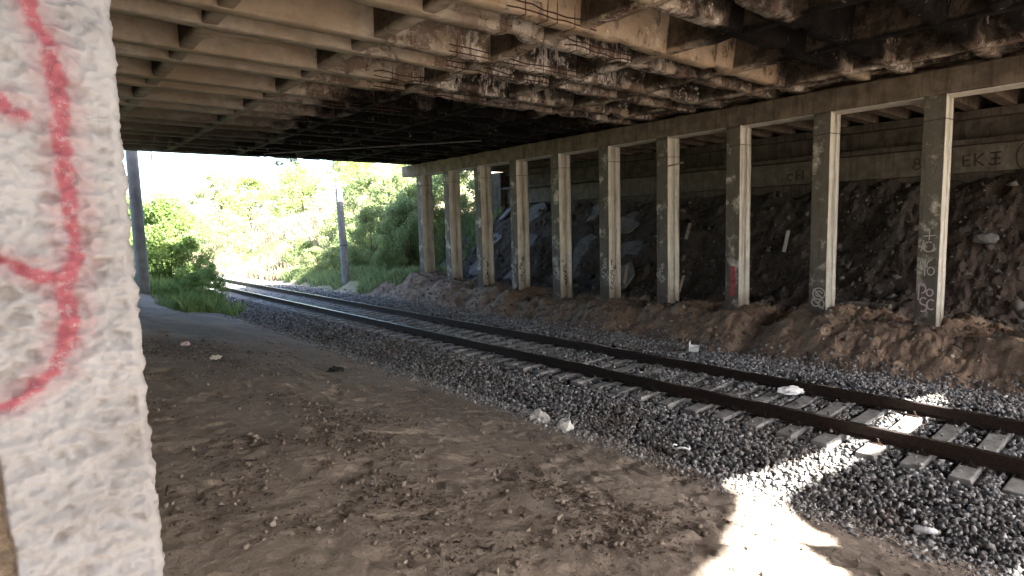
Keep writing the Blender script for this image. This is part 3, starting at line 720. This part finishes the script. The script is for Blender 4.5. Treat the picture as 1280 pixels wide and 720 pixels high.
def pillar():
    t = empty("roughcast_pillar", (0, 1.245, 0)); tag(t, "white roughcast pillar with red sprayed graffiti, filling the left edge up close", "pillar")
    x0, x1, y0, y1, z0, z1 = -.385, .178, 0., .38, .7, 4.9
    def surf(P, N, U, V):
        """rough displacement along normal"""
        d = fbm(P[0]*9, P[1]*9+3, P[2]*9, 3, .5)*.008
        wx = P[0]+fbm(P[0]*11, P[1]*11, P[2]*11+20, 2)*.03; wz = P[2]+fbm(P[0]*11+9, P[1]*11, P[2]*11, 2)*.03
        r = np.abs(fbm(wx*20, P[1]*20, wz*27+wx*9, 3, .55))
        d = d+(.4-np.minimum(r*3.2, 1.0))*.006+fbm(P[0]*40+P[2]*10, P[1]*48, P[2]*62, 3, .6)*.016+fbm(P[0]*110, P[1]*110, P[2]*110, 2)*.0035
        return d
    # perimeter of rounded rectangle, sampled
    def peri(n_front, n_side):
        pts = []
        for i in range(n_front): pts.append((x0+(x1-x0)*i/n_front, y0, 0, -1))
        for i in range(n_side): pts.append((x1, y0+(y1-y0)*i/n_side, 1, 0))
        for i in range(n_front//8): pts.append((x1-(x1-x0)*i/(n_front//8), y1, 0, 1))
        for i in range(n_side//4): pts.append((x0, y1-(y1-y0)*i/(n_side//4), -1, 0))
        return np.array(pts)
    P = peri(150, 80); n = len(P)
    # round corners
    cxr, rad = [], .022
    X, Y = P[:, 0].copy(), P[:, 1].copy(); NX, NY = P[:, 2].copy(), P[:, 3].copy()
    ix = np.clip(X, x0+rad, x1-rad); iy = np.clip(Y, y0+rad, y1-rad)
    dx, dy = X-ix, Y-iy; dl = np.hypot(dx, dy); cm = (np.abs(dx) > 1e-6) & (np.abs(dy) > 1e-6)
    X = np.where(cm, ix+dx/np.maximum(dl, 1e-6)*rad, X); Y = np.where(cm, iy+dy/np.maximum(dl, 1e-6)*rad, Y)
    on = dl > 1e-6; NX = np.where(on, dx/np.maximum(dl, 1e-6), NX); NY = np.where(on, dy/np.maximum(dl, 1e-6), NY)
    zs = np.concatenate([np.arange(z0, 1.8, .02), np.arange(1.8, 3.35, .0036), np.arange(3.35, z1, .03)])
    XX = np.tile(X, len(zs)); YY = np.tile(Y, len(zs)); ZZ = np.repeat(zs, n); NXX = np.tile(NX, len(zs)); NYY = np.tile(NY, len(zs))
    d = surf((XX, YY, ZZ), None, None, None)
    # missing render low on the left
    eb = -.028+fbm(XX*0, ZZ*9, 2., 3)*.012 - (ZZ-2.1)*.03
    bare = sst(-(XX-eb), 0, .006)*sst(-(ZZ-2.345+fbm(XX*12, 0, 7., 3)*.02), 0, .015)
    bare = np.where(NYY < -.5, bare, 0)
    d = d*(1-.5*bare)-bare*.018
    d = d*(1-.55*(NXX > .3))
    VX = XX+NXX*d; VY = YY+NYY*d
    # red paint mask (front face)
    mask = np.zeros(len(VX))
    for st in REDS:
        for (a, b) in zip(st[:-1], st[1:]):
            ax, az, aw = a; bx_, bz, bw = b
            ux, uz = bx_-ax, bz-az; L2 = ux*ux+uz*uz+1e-9
            tt = np.clip(((XX-ax)*ux+(ZZ-az)*uz)/L2, 0, 1)
            dist = np.hypot(XX-ax-tt*ux, ZZ-az-tt*uz); ww = aw+(bw-aw)*tt
            mk = 1-sst(dist+fbm(XX*60, ZZ*60, 1., 3)*.010, ww*.22, ww*.85)
            mk = np.maximum(mk, .32*(1-sst(dist+fbm(XX*90, ZZ*90, 4., 2)*.012, ww*.7, ww*1.9)))
            mask = np.maximum(mask, mk)
    mask = np.where(NYY < -.3, mask, 0)*(1-bare)
    ii, jj = np.meshgrid(np.arange(n), np.arange(len(zs)-1)); a = (jj*n+ii).ravel(); b = (jj*n+(ii+1) % n).ravel()
    m = NT("white_roughcast")
    f = m.noise(45, 5, .7); g = m.noise(6, 4, .6)
    c = m.mix(m.step(g, .3, .7), (.25, .25, .262), (.33, .33, .345))
    c = m.mix(m.mul(m.step(m.noise(1.8, 5, .7, off=6), .5, .68), .35), c, (.20, .18, .165))
    ck = m.t.nodes.new('ShaderNodeTexVoronoi'); ck.feature = 'DISTANCE_TO_EDGE'; ck.inputs['Scale'].default_value = 5.5
    wv = m.t.nodes.new('ShaderNodeVectorMath'); wv.operation = 'ADD'; nz = m.t.nodes.new('ShaderNodeTexNoise'); nz.inputs['Scale'].default_value = 7
    m.t.links.new(m.pos, nz.inputs['Vector']); m.t.links.new(m.pos, wv.inputs[0]); m.t.links.new(nz.outputs['Color'], wv.inputs[1]); m.t.links.new(wv.outputs[0], ck.inputs['Vector'])
    crk = m.mul(m.sub(1.0, m.step(ck.outputs['Distance'], .0, .012)), m.step(m.noise(2.5, 3, .6, off=33), .54, .6))
    c = m.mix(m.mul(crk, .7), c, (.08, .07, .065))
    c = m.mix(m.mul(m.step(f, .55, .75), .3), c, (.33, .29, .26))
    c = m.mix(m.mul(m.attr('pit_shade'), .6), c, (.17, .145, .13))
    pk = m.mul(m.attr('paint'), m.sub(1.0, m.mul(m.step(m.noise(70, 4, .75), .5, .66), .5)))
    c = m.mix(m.mul(pk, .86), c, (.27, .05, .075))
    c = m.mix(m.attr('bare'), c, m.mix(m.step(f, .35, .65), (.09, .07, .052), (.17, .135, .10)))
    mat = m.fin(c, .92, m.bump(m.add(f, m.mul(m.noise(160, 3), .5)), .5, .004), .25)
    pit_shade = sst(-d, .006, .013)*(1-bare)  # hollows darkened in colour as painted relief shade
    npmesh("pillar_shaft", np.c_[VX, VY, ZZ], np.c_[a, b, b+n, a+n], mat, t, smooth=True, attrs={'paint': mask, 'bare': bare, 'pit_shade': pit_shade})
pillar()
# remaining pillars of the left row, behind the first
for i in range(1, 10):
    y = 1.245+DY*i; zb = gz(0, y)-.3
    m = MB(); xs = [(-.385, y), (.17, y), (.17, y+.38), (-.385, y+.38)]
    for k in range(12): pass
    m.box(-.385, .17, y, y+.38, zb, 4.87)
    tag(m.build("concrete_column", M_COL, bevel=.02), "concrete column hidden in line behind the white roughcast pillar", "column", "left columns behind the roughcast pillar")

# abutment walls ----------------------------------------------------
def abut():
    t = empty("abutment_wall", (19.4, 0, 0)); tag(t, "dark concrete abutment wall with black graffiti at the top of the slope", "wall")
    def panel(name, xa, xb, z0, z1, ya=-11, yb=YF+.3, mat=M_ABUT):
        MB().box(xa, xb, ya, yb, z0, z1).build(name, mat, t, bevel=.02)
    panel("lower_wall", .1, 1.0, 2.2, 3.72)
    panel("graffiti_band", -.05, 1.0, 3.723, 4.42, mat=M_BAND)
    panel("ledge", -.35, 1.0, 4.423, 4.56)
    panel("upper_wall", .15, 1.0, 4.563, 5.10)
    panel("back_wall", .5, .98, 5.318, 6.41)
    panel("bearing_shelf", -.1, 1.0, 5.103, 5.315)
    face = lambda y0, z0: (lambda u, v, w_: (-.052-w_, y0-u, z0+v))
    # lettering  8 EKT (PA  as sprayed; u runs towards the viewer's right
    L = [arc(.10, .27, .07, .07, 0, 360), arc(.10, .12, .085, .08, 0, 360)]
    flat_strokes(L, face(5.42, 3.86), .035, "graffiti_lettering", M_INK, t)
    E = [[(.16, .30), (.02, .28), (.03, .02), (.18, .03)], [(.03, .16), (.14, .17)],
         [(.26, .32), (.27, 0)], [(.45, .32), (.28, .15), (.46, .0)], [(.55, .04), (.62, .02)], [(.58, .30), (.80, .31)], [(.69, .30), (.69, .0)], [(.60, .0), (.80, .02)], [(.60, .16), (.79, .16)]]
    flat_strokes(E, face(4.30, 3.88), .045, "graffiti_lettering", M_INK, t)
    P = [arc(.22, .2, .22, .34, 110, 250), [(.22, .0), (.22, .34)], arc(.24, .26, .09, .08, 90, -90), [(.40, 0), (.50, .34), (.60, 0)], [(.43, .12), (.57, .12)], arc(.40, .47, .22, .06, 180, 0)]
    flat_strokes(P, face(3.20, 3.84), .035, "graffiti_lettering", M_INK, t)
    S = [arc(.1, .1, .1, .1, 30, 300), [(.3, 0), (.3, .3), (.42, .3)], [(.5, .3), (.5, 0)], [(.3, .16), (.42, .16)]]
    flat_strokes(S, face(8.9, 3.86), .05, "graffiti_lettering", M_INK, t)
    # concrete cheek at the far end
    MB().box(-.4, 1.0, YF-.6, YF+.35, 3.2, 5.3).build("wing_wall", M_ABUT, t)
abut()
t = MB().box(-6.4, -5.7, -11, YF+.3, 2.0, 6.41).build("abutment_wall", M_ABUT); tag(t, "left abutment wall at the top of the bank behind the pillars", "wall")

# ------------------------------------------------------------------ poles
def pole(x, y, zt, r0, r1, lean, label, bracket):
    zb = gz(x, y)-.4
    t = empty("utility_pole", (x, y, zb)); tag(t, label, "utility pole", "concrete utility poles beyond the bridge")
    H = zt-zb; n = 14
    m = MB(); pts = [(lean[0]*k/n*H, lean[1]*k/n*H, H*k/n) for k in range(n+1)]
    m.tube(pts, [r0+(r1-r0)*k/n for k in range(n+1)], 14).build("shaft", M_POLE, t, smooth=True)
    if bracket:
        m = MB().tube([(lean[0]*H-.1, 0, H-.22), (lean[0]*H+.38, 0, H-.2)], .025, 6)
        m.build("bracket", M_WIRE, t)
        MB().tube([(lean[0]*H+.34, 0, H-.2), (lean[0]*H+.34, 0, H-.12), (lean[0]*H+.34, 0, H-.05)], [.05, .055, .03], 10).build("insulator", M_WHITEP, t)
        MB().tube([(r0*1.05*math.cos(q*.524)+lean[0]*H*.42, r0*1.0*math.sin(q*.524), H*.42) for q in range(13)], .012, 5).build("strap", M_WIRE, t)
pole(3.82, 25.6, 8.6, .215, .18, (0.004, 0), "thick grey concrete pole standing left beside the leafy bush", False)
pole(12.95, 28.0, 5.05, .21, .155, (-.028, 0), "leaning pale concrete pole standing right of the track in the weeds", True)

# ------------------------------------------------------------------ vegetation
def leaf_mesh(n, centers, radii, size, squash=1., seed=0, hollow=.35):
    r = np.random.default_rng(seed)
    ci = r.integers(0, len(centers), n)
    d = r.normal(size=(n, 3)); d /= np.linalg.norm(d, axis=1)[:, None]
    rad = (hollow+(1-hollow)*r.random(n)**.6)
    P = centers[ci]+d*rad[:, None]*radii[ci][:, None]*np.array([1, 1, squash])
    a = r.normal(size=(n, 3)); a /= np.linalg.norm(a, axis=1)[:, None]
    b = np.cross(a, r.normal(size=(n, 3))); b /= np.linalg.norm(b, axis=1)[:, None]
    s = size*r.uniform(.6, 1.35, n)[:, None]
    V = np.stack([P-a*s, P+b*s*.45, P+a*s, P-b*s*.45], 1).reshape(-1, 3)
    Fs = np.arange(n*4).reshape(n, 4)
    clump = r.random(len(centers))
    tone = np.repeat(np.clip(clump[ci]*.55+r.random(n)*.45, 0, 1), 4)
    return V, Fs, tone
def shrub_mesh(h, w_, n, size, seed, clumps=40, stems=7, tree=False):
    r = np.random.default_rng(seed)
    c = []; rd = []
    for k in range(clumps):
        t = r.random()**.8
        zz = h*(.12+.86*t) if not tree else h*(.10+.88*t)
        prof = math.sin(math.pi*min(1, .18+.78*t))**.7
        ang = r.uniform(0, 6.28); rr = w_*.5*prof*r.random()**.5
        c.append((math.cos(ang)*rr, math.sin(ang)*rr, zz)); rd.append(w_*(r.uniform(.04, .14) if tree else r.uniform(.07, .18)))
    c = np.array(c); rd = np.array(rd)
    V, Fs, tone = leaf_mesh(n, c, rd, size, .9, seed)
    m = MB()
    if tree:
        m.tube([(0, 0, -.4), (.05*h*.2, 0, h*.3), (0, .03*h, h*.62), (.02*h, 0, h*.9)], [h*.022, h*.017, h*.010, h*.003], 8)
        for k in range(14):
            q = c[r.integers(len(c))]; z0 = h*r.uniform(.25, .6)
            m.tube([(0, 0, z0), (q[0]*.5, q[1]*.5, (z0+q[2])*.5), tuple(q)], [h*.008, h*.005, h*.002], 5)
    else:
        for k in range(stems*3):
            q = c[r.integers(len(c))]
            m.tube([(r.uniform(-.12, .12), r.uniform(-.12, .12), -.3), (q[0]*.45, q[1]*.45, q[2]*.5), tuple(q)], [.028, .018, .007], 5)
    return V, Fs, tone, m
protos = {}
def plant(kind, name, loc, sc, rz, label, cat, group, leafm, wood=M_STEM, **kw):
    key = (kind, leafm.name)
    if key not in protos:
        V, Fs, tone, m = shrub_mesh(**kw)
        t = empty(name)
        f = npmesh("crown" if kw.get('tree') else "foliage", V, Fs, leafm, t, tone=tone)
        s = m.build("trunk" if kw.get('tree') else "stems", wood, t)
        protos[key] = (f.data, s.data)
    else:
        t = empty(name); f, s = protos[key]
        for nm, d in (("crown" if kw.get('tree') else "foliage", f), ("trunk" if kw.get('tree') else "stems", s)):
            link(bpy.data.objects.new(nm, d), t)
    x, y = loc; t.location = (x, y, gz(x, y)-.05); t.scale = (sc[0], sc[0], sc[1]) if isinstance(sc, tuple) else (sc,)*3; t.rotation_euler = (0, 0, rz)
    return tag(t, label, cat, group)
KW_A = dict(h=4.2, w_=3.4, n=15000, size=.065, seed=3, clumps=60)
KW_B = dict(h=3.0, w_=3.2, n=11000, size=.06, seed=8, clumps=45)
KW_T = dict(h=8.5, w_=6.5, n=9000, size=.12, seed=15, clumps=110, tree=True)
KW_T2 = dict(h=7.0, w_=7.5, n=8000, size=.12, seed=22, clumps=130, tree=True)
plant('a', "leafy_bush", (5.75, 31.2), (1.08, 1.06), .3, "tall bright green bush growing right behind the thick left pole", "bush", "bushes left of the track", L1, **KW_A)
plant('a', "leafy_bush", (3.9, 31.5), (1.0, .9), 2.1, "green bush half hidden behind the white roughcast pillar edge", "bush", "bushes left of the track", L1, **KW_A)
plant('b', "leafy_bush", (6.3, 30.2), (.75, .9), 1.1, "small sunlit bush at the right foot of the tall left bush", "bush", "bushes left of the track", L1, **KW_B)
plant('b', "leafy_bush", (6.6, 36.5), (.8, .8), 4.0, "bush beyond the tall left bush, beside the far track", "bush", "bushes left of the track", L1, **KW_B)
plant('b', "leafy_bush", (6.35, 27.0), (.50, .52), 2.2, "low leafy bush spilling towards the rails at the foot of the tall left bush", "bush", "bushes left of the track", L1, **KW_B)
plant('b', "leafy_bush", (5.5, 25.2), (.42, .40), 5.2, "smallest leafy weed bush at the edge of the bare dirt", "bush", "bushes left of the track", L1, **KW_B)
plant('b', "leafy_bush", (7.15, 34.0), (.42, .50), 3.2, "low bush beside the rails where the track disappears", "bush", "bushes left of the track", L1, **KW_B)
bank = [(15.2, 25.6, 1.0, 1.25, "shrub beside the farthest column"), (14.7, 28.4, .85, 1.2, "shrub on the bank just right of the leaning pole"), (16.4, 27.2, 1.1, 1.3, "tall shrub on the bank touching the deck edge"),
        (17.6, 30.5, 1.2, 1.3, "highest shrub on the right bank, against the white sky"), (15.4, 31.5, .9, .9, "shrub behind the leaning pole"), (16.2, 35, 1.1, 1.1, "shrub far up the bank between pole and sky"),
        (18.6, 26.2, 1.2, 1.2, "shrub on the bank seen between the last two columns"), (14.2, 26.0, .55, .5, "low weed clump at the foot of the last column"), (14.0, 31.0, .6, .5, "low weed clump at the pole's right foot"), (13.7, 33.5, .6, .5, "low weed clump left of the leaning pole"),
        (20, 31, 1.3, 1.2, "shrub on top of the right bank"), (19.0, 37, 1.3, 1.2, "distant shrub on top of the right bank"), (14.2, 37.5, .8, .7, "sunlit weed clump near the far track")]
for i, (x, y, a, b, lab) in enumerate(bank):
    plant('b', "bank_shrub", (x, y), (a, b), i*1.3, "green "+lab, "shrub", "shrubs on the right bank", L3, **KW_B)
far = [(15, 57, .8, .66), (19, 62, .9, .72), (23.5, 60, .85, .8), (27, 55, .7, .75), (24, 48, .55, .6), (30, 62, 1, .85), (34, 66, 1, 1), (13, 66, .9, .7), (27, 72, 1.1, 1), (20, 76, 1.1, .9), (36, 56, 1, .95), (10, 78, 1, .8), (41, 70, 1.2, 1.1), (31, 46, .8, .8)]
FL = ["pale small tree nearest the track end in the far thicket", "pale tree right of the track end, second in the far thicket", "pale tree in the middle of the far thicket", "light tree left of the leaning pole", "low pale tree in front of the thicket, left of the leaning pole",
      "tall light tree behind the leaning pole top", "taller light tree right of the leaning pole top, farther off", "light tree hazy behind the track end, left part of the thicket", "farther light tree in the back of the thicket", "farther light tree behind the track end",
      "tall light tree behind the right bank shrubs", "light tree far left behind the bush", "tall light tree farthest right behind the bank", "low light tree just above the bank right of the pole"]
for i, (x, y, a, b) in enumerate(far):
    plant('t%d' % (i % 2), "distant_tree", (x, y), (a, b), i*2.1, FL[i], "tree", "trees in the far thicket", L2 if i % 3 else L4, M_BARK, **(KW_T if i % 2 else KW_T2))
# grass
def blades(name, x, y, h, mat, label, lean=.35):
    n = len(x); z = ground_h(x, y); a = rng.uniform(0, 6.28, n); wd = h*.035+.004
    lx = rng.normal(size=n)*lean*h; ly = rng.normal(size=n)*lean*h
    dx, dy = np.cos(a)*wd, np.sin(a)*wd
    P0 = np.c_[x-dx, y-dy, z-.02]; P1 = np.c_[x+dx, y+dy, z-.02]
    P2 = np.c_[x+dx*.7+lx*.4, y+dy*.7+ly*.4, z+h*.6]; P3 = np.c_[x-dx*.7+lx*.4, y-dy*.7+ly*.4, z+h*.6]; P4 = np.c_[x+lx, y+ly, z+h]
    V = np.stack([P0, P1, P2, P3, P4], 1).reshape(-1, 3); b = np.arange(n)*5
    return tag(npmesh(name, V, [np.c_[b, b+1, b+2, b+3], np.c_[b+3, b+2, b+4]], mat, tone=np.repeat(rng.random(n), 5)), label, "grass", kind='stuff')
def edge_pts(n, x0, x1, y0, y1, f):
    x = rng.uniform(x0, x1, n); y = rng.uniform(y0, y1, n); k = f(x, y); return x[k], y[k]
x, y = edge_pts(60000, 1.0, 7.0, 18.5, 40, lambda x, y: (fbm(x*.8, y*.8, 70., 3) > .35-.10*(y-18.5)+np.maximum(0, x-5.9)*.5) & (x < 6.7+.02*(y-20)) & (x > 2.0-(y-19)*.2) & ((y > 24) | (x > 3.6+ (24-y)*.25)))
blades("verge_grass", x, y, rng.uniform(.06, .30, len(x))*(1+1.3*(fbm(x*1.9, y*1.9, 90., 3) > .1)), L_GRASS, "green grass and weeds along the left edge of the far track")
x, y = edge_pts(60000, 12.3, 19, 22.8, 44, lambda x, y: (fbm(x*.8, y*.8, 75., 3) > -.25) & (x > 12.4+.5*vnoise(y, 2.)) & ((y > 24.4) | (x > 13)))
blades("bank_weeds", x, y, rng.uniform(.1, .5, len(x)), L3, "dense green weeds covering the right bank beyond the columns", .5)
x, y = edge_pts(45000, 10.8, 40, 36, 75, lambda x, y: (fbm(x*.3, y*.3, 79., 3) > -.1) & (x > 11+(44-np.minimum(y, 44))*.15))
blades("straw_field", x, y, rng.uniform(.3, 1.0, len(x)), L_STRAW, "bleached dry grass and stalks glaring in the sun beyond the bridge", .4)
x, y = edge_pts(12000, -8, 7, 40, 75, lambda x, y: (x < 6.8))
blades("far_verge_grass", x, y, rng.uniform(.2, .7, len(x)), L_GRASS, "sunlit tall grass left of the far track")

# ------------------------------------------------------------------ loose things
def lump(name, loc, size, mat, label, cat, seed, crump=.5, sub=3, rot=(0, 0, 0), group=None):
    import bmesh
    bm = bmesh.new(); bmesh.ops.create_icosphere(bm, subdivisions=sub, radius=1)
    for v in bm.verts:
        p = v.co.copy(); nn = mn.noise(p*1.6+Vector((seed, 0, 0)))+.5*mn.noise(p*4+Vector((0, seed, 0)))
        v.co = Vector((p.x*size[0], p.y*size[1], max(p.z, -.6)*size[2]))*(1+crump*nn)
    me = bpy.data.meshes.new(name); bm.to_mesh(me); bm.free(); me.materials.append(mat)
    o = link(bpy.data.objects.new(name, me)); o.location = loc; o.rotation_euler = rot
    return tag(o, label, cat, group)
lump("plastic_bag", (9.46, 4.22, -.10), (.19, .10, .075), M_WHITEP, "crumpled white plastic bag lying between the rails", "plastic bag", 4, .45, rot=(0, 0, 2.4))
lump("paper_scrap", (5.67, 6.12, -.12), (.05, .13, .14), M_PAPER, "upright white torn paper scrap at the edge of the ballast", "paper", 9, .8, rot=(0, .3, .4))
lump("pale_rock", (5.76, 5.70, -.15), (.14, .13, .10), M_PAPER, "pale rock beside the torn paper scrap at the ballast edge", "rock", 12, .5, 2)
lump("dark_rag", (4.19, 9.74, gz(4.19, 9.74)+.03), (.13, .08, .06), M_BLACK, "small black rag on the dirt slope left of the ballast", "rag", 15, .8)
lump("slope_rock", (17.5, 3.35, gz(17.5, 3.35)+.06), (.2, .26, .16), M_SLABS, "large pale boulder on the slope right of the nearest column", "rock", 21, .4, 2)
lump("white_wrapper", (2.5, 10.61, gz(2.5, 10.61)+.03), (.07, .05, .035), M_PAPER, "small whitish wrapper on the dirt near the white pillar", "wrapper", 30, .9)
lump("pinkish_stone", (2.4, 12.18, gz(2.4, 12.18)+.04), (.08, .07, .06), M_PINK, "pinkish stone on the dirt a little beyond the whitish wrapper", "stone", 33, .5, 2)
# ring
t = MB().tube([(.10*math.cos(q*.35), .11*math.sin(q*.35), .015*math.sin(q)) for q in range(0, 15)], .011, 6).build("hose_piece", M_WHITEP, smooth=True)
t.location = (6.35, 4.20, -.19); t.rotation_euler = (.12, .1, 1.2); tag(t, "curled piece of white plastic hose on the ballast", "hose")
# bottle
t = empty("plastic_bottle", (6.2, 1.5, -.20), .9); tag(t, "clear crushed plastic bottle lying on the ballast slope at lower right", "bottle")
t.rotation_euler = (R(88), 0, .35)
MB().tube([(0, 0, -.10), (0, 0, -.095), (0, 0, .02), (0, 0, .06), (0, 0, .085)], [.022, .032, .03, .026, .012], 12).build("bottle_body", M_WHITEP, t, smooth=True)
MB().tube([(0, 0, .086), (0, 0, .10)], .015, 10).build("cap", M_PAPER, t)
# plastic tub by far ballast edge
t = empty("plastic_tub", (11.55, 7.3, -.22), .5); tag(t, "small white plastic tub on the stones by the earth mound", "tub")
MB().raw([(-.12, -.08, 0), (.12, -.08, 0), (.12, .08, 0), (-.12, .08, 0), (-.15, -.10, .1), (.15, -.10, .1), (.15, .10, .1), (-.15, .10, .1), (-.13, -.085, .095), (.13, -.085, .095), (.13, .085, .095), (-.13, .085, .095), (-.11, -.07, .01), (.11, -.07, .01), (.11, .07, .01), (-.11, .07, .01)],
   [[0, 3, 2, 1], [0, 1, 5, 4], [1, 2, 6, 5], [2, 3, 7, 6], [3, 0, 4, 7], [4, 5, 9, 8], [5, 6, 10, 9], [6, 7, 11, 10], [7, 4, 8, 11], [8, 9, 13, 12], [9, 10, 14, 13], [10, 11, 15, 14], [11, 8, 12, 15], [12, 13, 14, 15]]).build("tub_body", M_WHITEP, t)
MB().box(-.15, .15, .10, .115, .0, .2).build("tub_lid", M_WHITEP, t)
# sticks and planks on the slope
def plank(x, y, L, wd, rz, tilt, label, mat=M_WOOD, th=.04, name="plank"):
    m = MB(); n = 8
    for k in range(n): pass
    o = m.box(-L/2, L/2, -wd/2, wd/2, -th/2, th/2).build(name, mat, bevel=.006)
    o.location = (x, y, gz(x, y)+.10+.5*abs(math.sin(tilt))*L); o.rotation_euler = (0, tilt, rz)
    return tag(o, label, "plank" if name == "plank" else "slab")
plank(17.2, 7.9, .75, .09, .2, -.9, "pale plank propped on the slope between the second and third columns", M_WHITE)
plank(16.4, 6.5, .6, .12, 1.2, -.3, "short pale board lying on the slope just left of the nearest column")
plank(16.0, 10.6, .7, .08, .3, -.7, "thin stick leaning on the slope right of the fourth column")
plank(15.9, 12.7, .8, .1, .5, -.8, "leaning broken board between the fourth and fifth columns")
plank(17.6, 11.4, .9, .1, .4, -.6, "long pale stick high on the slope between the third and fourth columns")
# a length of dark pipe on the ground behind the nearest columns
pp = [(15.25, 4.6+.28*k, 0) for k in range(9)]
t = MB().tube([(x+.12*math.sin(k*.9), y, gz(x, y)+.10) for k, (x, y, _) in enumerate(pp)], .07, 8).build("bent_pipe", M_FASC, smooth=True); tag(t, "bent dull pipe on the ground behind the second column", "pipe")
# broken revetment slabs
def slabpiece(x, y, L, W, rz, tx, ty, label, seed):
    r = random.Random(seed); n = 7
    P = [(L/2*math.cos(2*math.pi*k/n)*r.uniform(.75, 1.2), W/2*math.sin(2*math.pi*k/n)*r.uniform(.75, 1.2)) for k in range(n)]
    V = [(a, b, -.05) for a, b in P]+[(a, b, .05) for a, b in P]
    Fs = [list(range(n))[::-1], [n+i for i in range(n)]]+[[i, (i+1) % n, n+(i+1) % n, n+i] for i in range(n)]
    o = MB().raw(V, Fs).build("broken_slab", M_SLABS, bevel=.012)
    o.location = (x, y, gz(x, y)+.04); o.rotation_euler = (tx, -.71+ty, rz)
    return tag(o, label, "slab", "broken slabs on the slope")
SP = ["low on the slope", "halfway up the slope", "high on the slope"]
GAP = ["between the eighth and ninth columns", "between the seventh and eighth columns", "between the sixth and seventh columns", "between the fifth and sixth columns", "between the fourth and fifth columns"]
k = 0
for gi, yy in enumerate((23.6, 21.0, 18.6, 15.4, 12.8)):
    for hi, xx in enumerate((16.2, 17.4, 18.7)):
        slabpiece(xx+random.uniform(-.2, .2), yy+(xx-16)*.55+random.uniform(-.3, .3), random.uniform(1.0, 1.7), random.uniform(.8, 1.5), random.uniform(-.4, .4), random.uniform(-.12, .12), random.uniform(-.1, .1),
                  f"broken grey concrete slab {SP[hi]}, seen {GAP[gi]}", 50+k); k += 1
# wire hanging from the deck edge, and a leafy twig hanging over it
t = MB().tube([(4.1, YF+.02, 6.0), (4.1, YF+.03, 5.6), (4.12, YF+.05, 5.38), (4.10, YF+.05, 5.22)], .018, 5).build("hanging_wire", M_WIRE); tag(t, "short dark wire hanging below the far deck edge", "wire")
t = empty("hanging_twig", (9.3, YF+.45, 6.3)); tag(t, "leafy twig drooping below the far deck edge", "twig")
MB().tube([(0, 0, .3), (.1, 0, 0), (-.3, .05, -.7), (-.75, .1, -.95)], [.015, .012, .01, .005], 5).build("twig_stem", M_BARK, t)
V, Fs, tone = leaf_mesh(260, np.array([(-.1, 0, -.35), (-.35, 0, -.75), (-.1, 0, -.85), (-.7, .1, -.92)]), np.array([.2, .22, .2, .16]), .055, .8, 5)
npmesh("twig_leaves", V, Fs, L2, t, tone=tone)
# slack cable along the soffit
t = MB().tube([(7.2, 21.6, 5.40), (9.0, 19.5, 5.43), (10.6, 17.5, 5.44), (12.0, 15.4, 5.42)], .022, 6).build("soffit_cable", M_FASC); tag(t, "grey conduit running diagonally under the dark far soffit", "conduit")
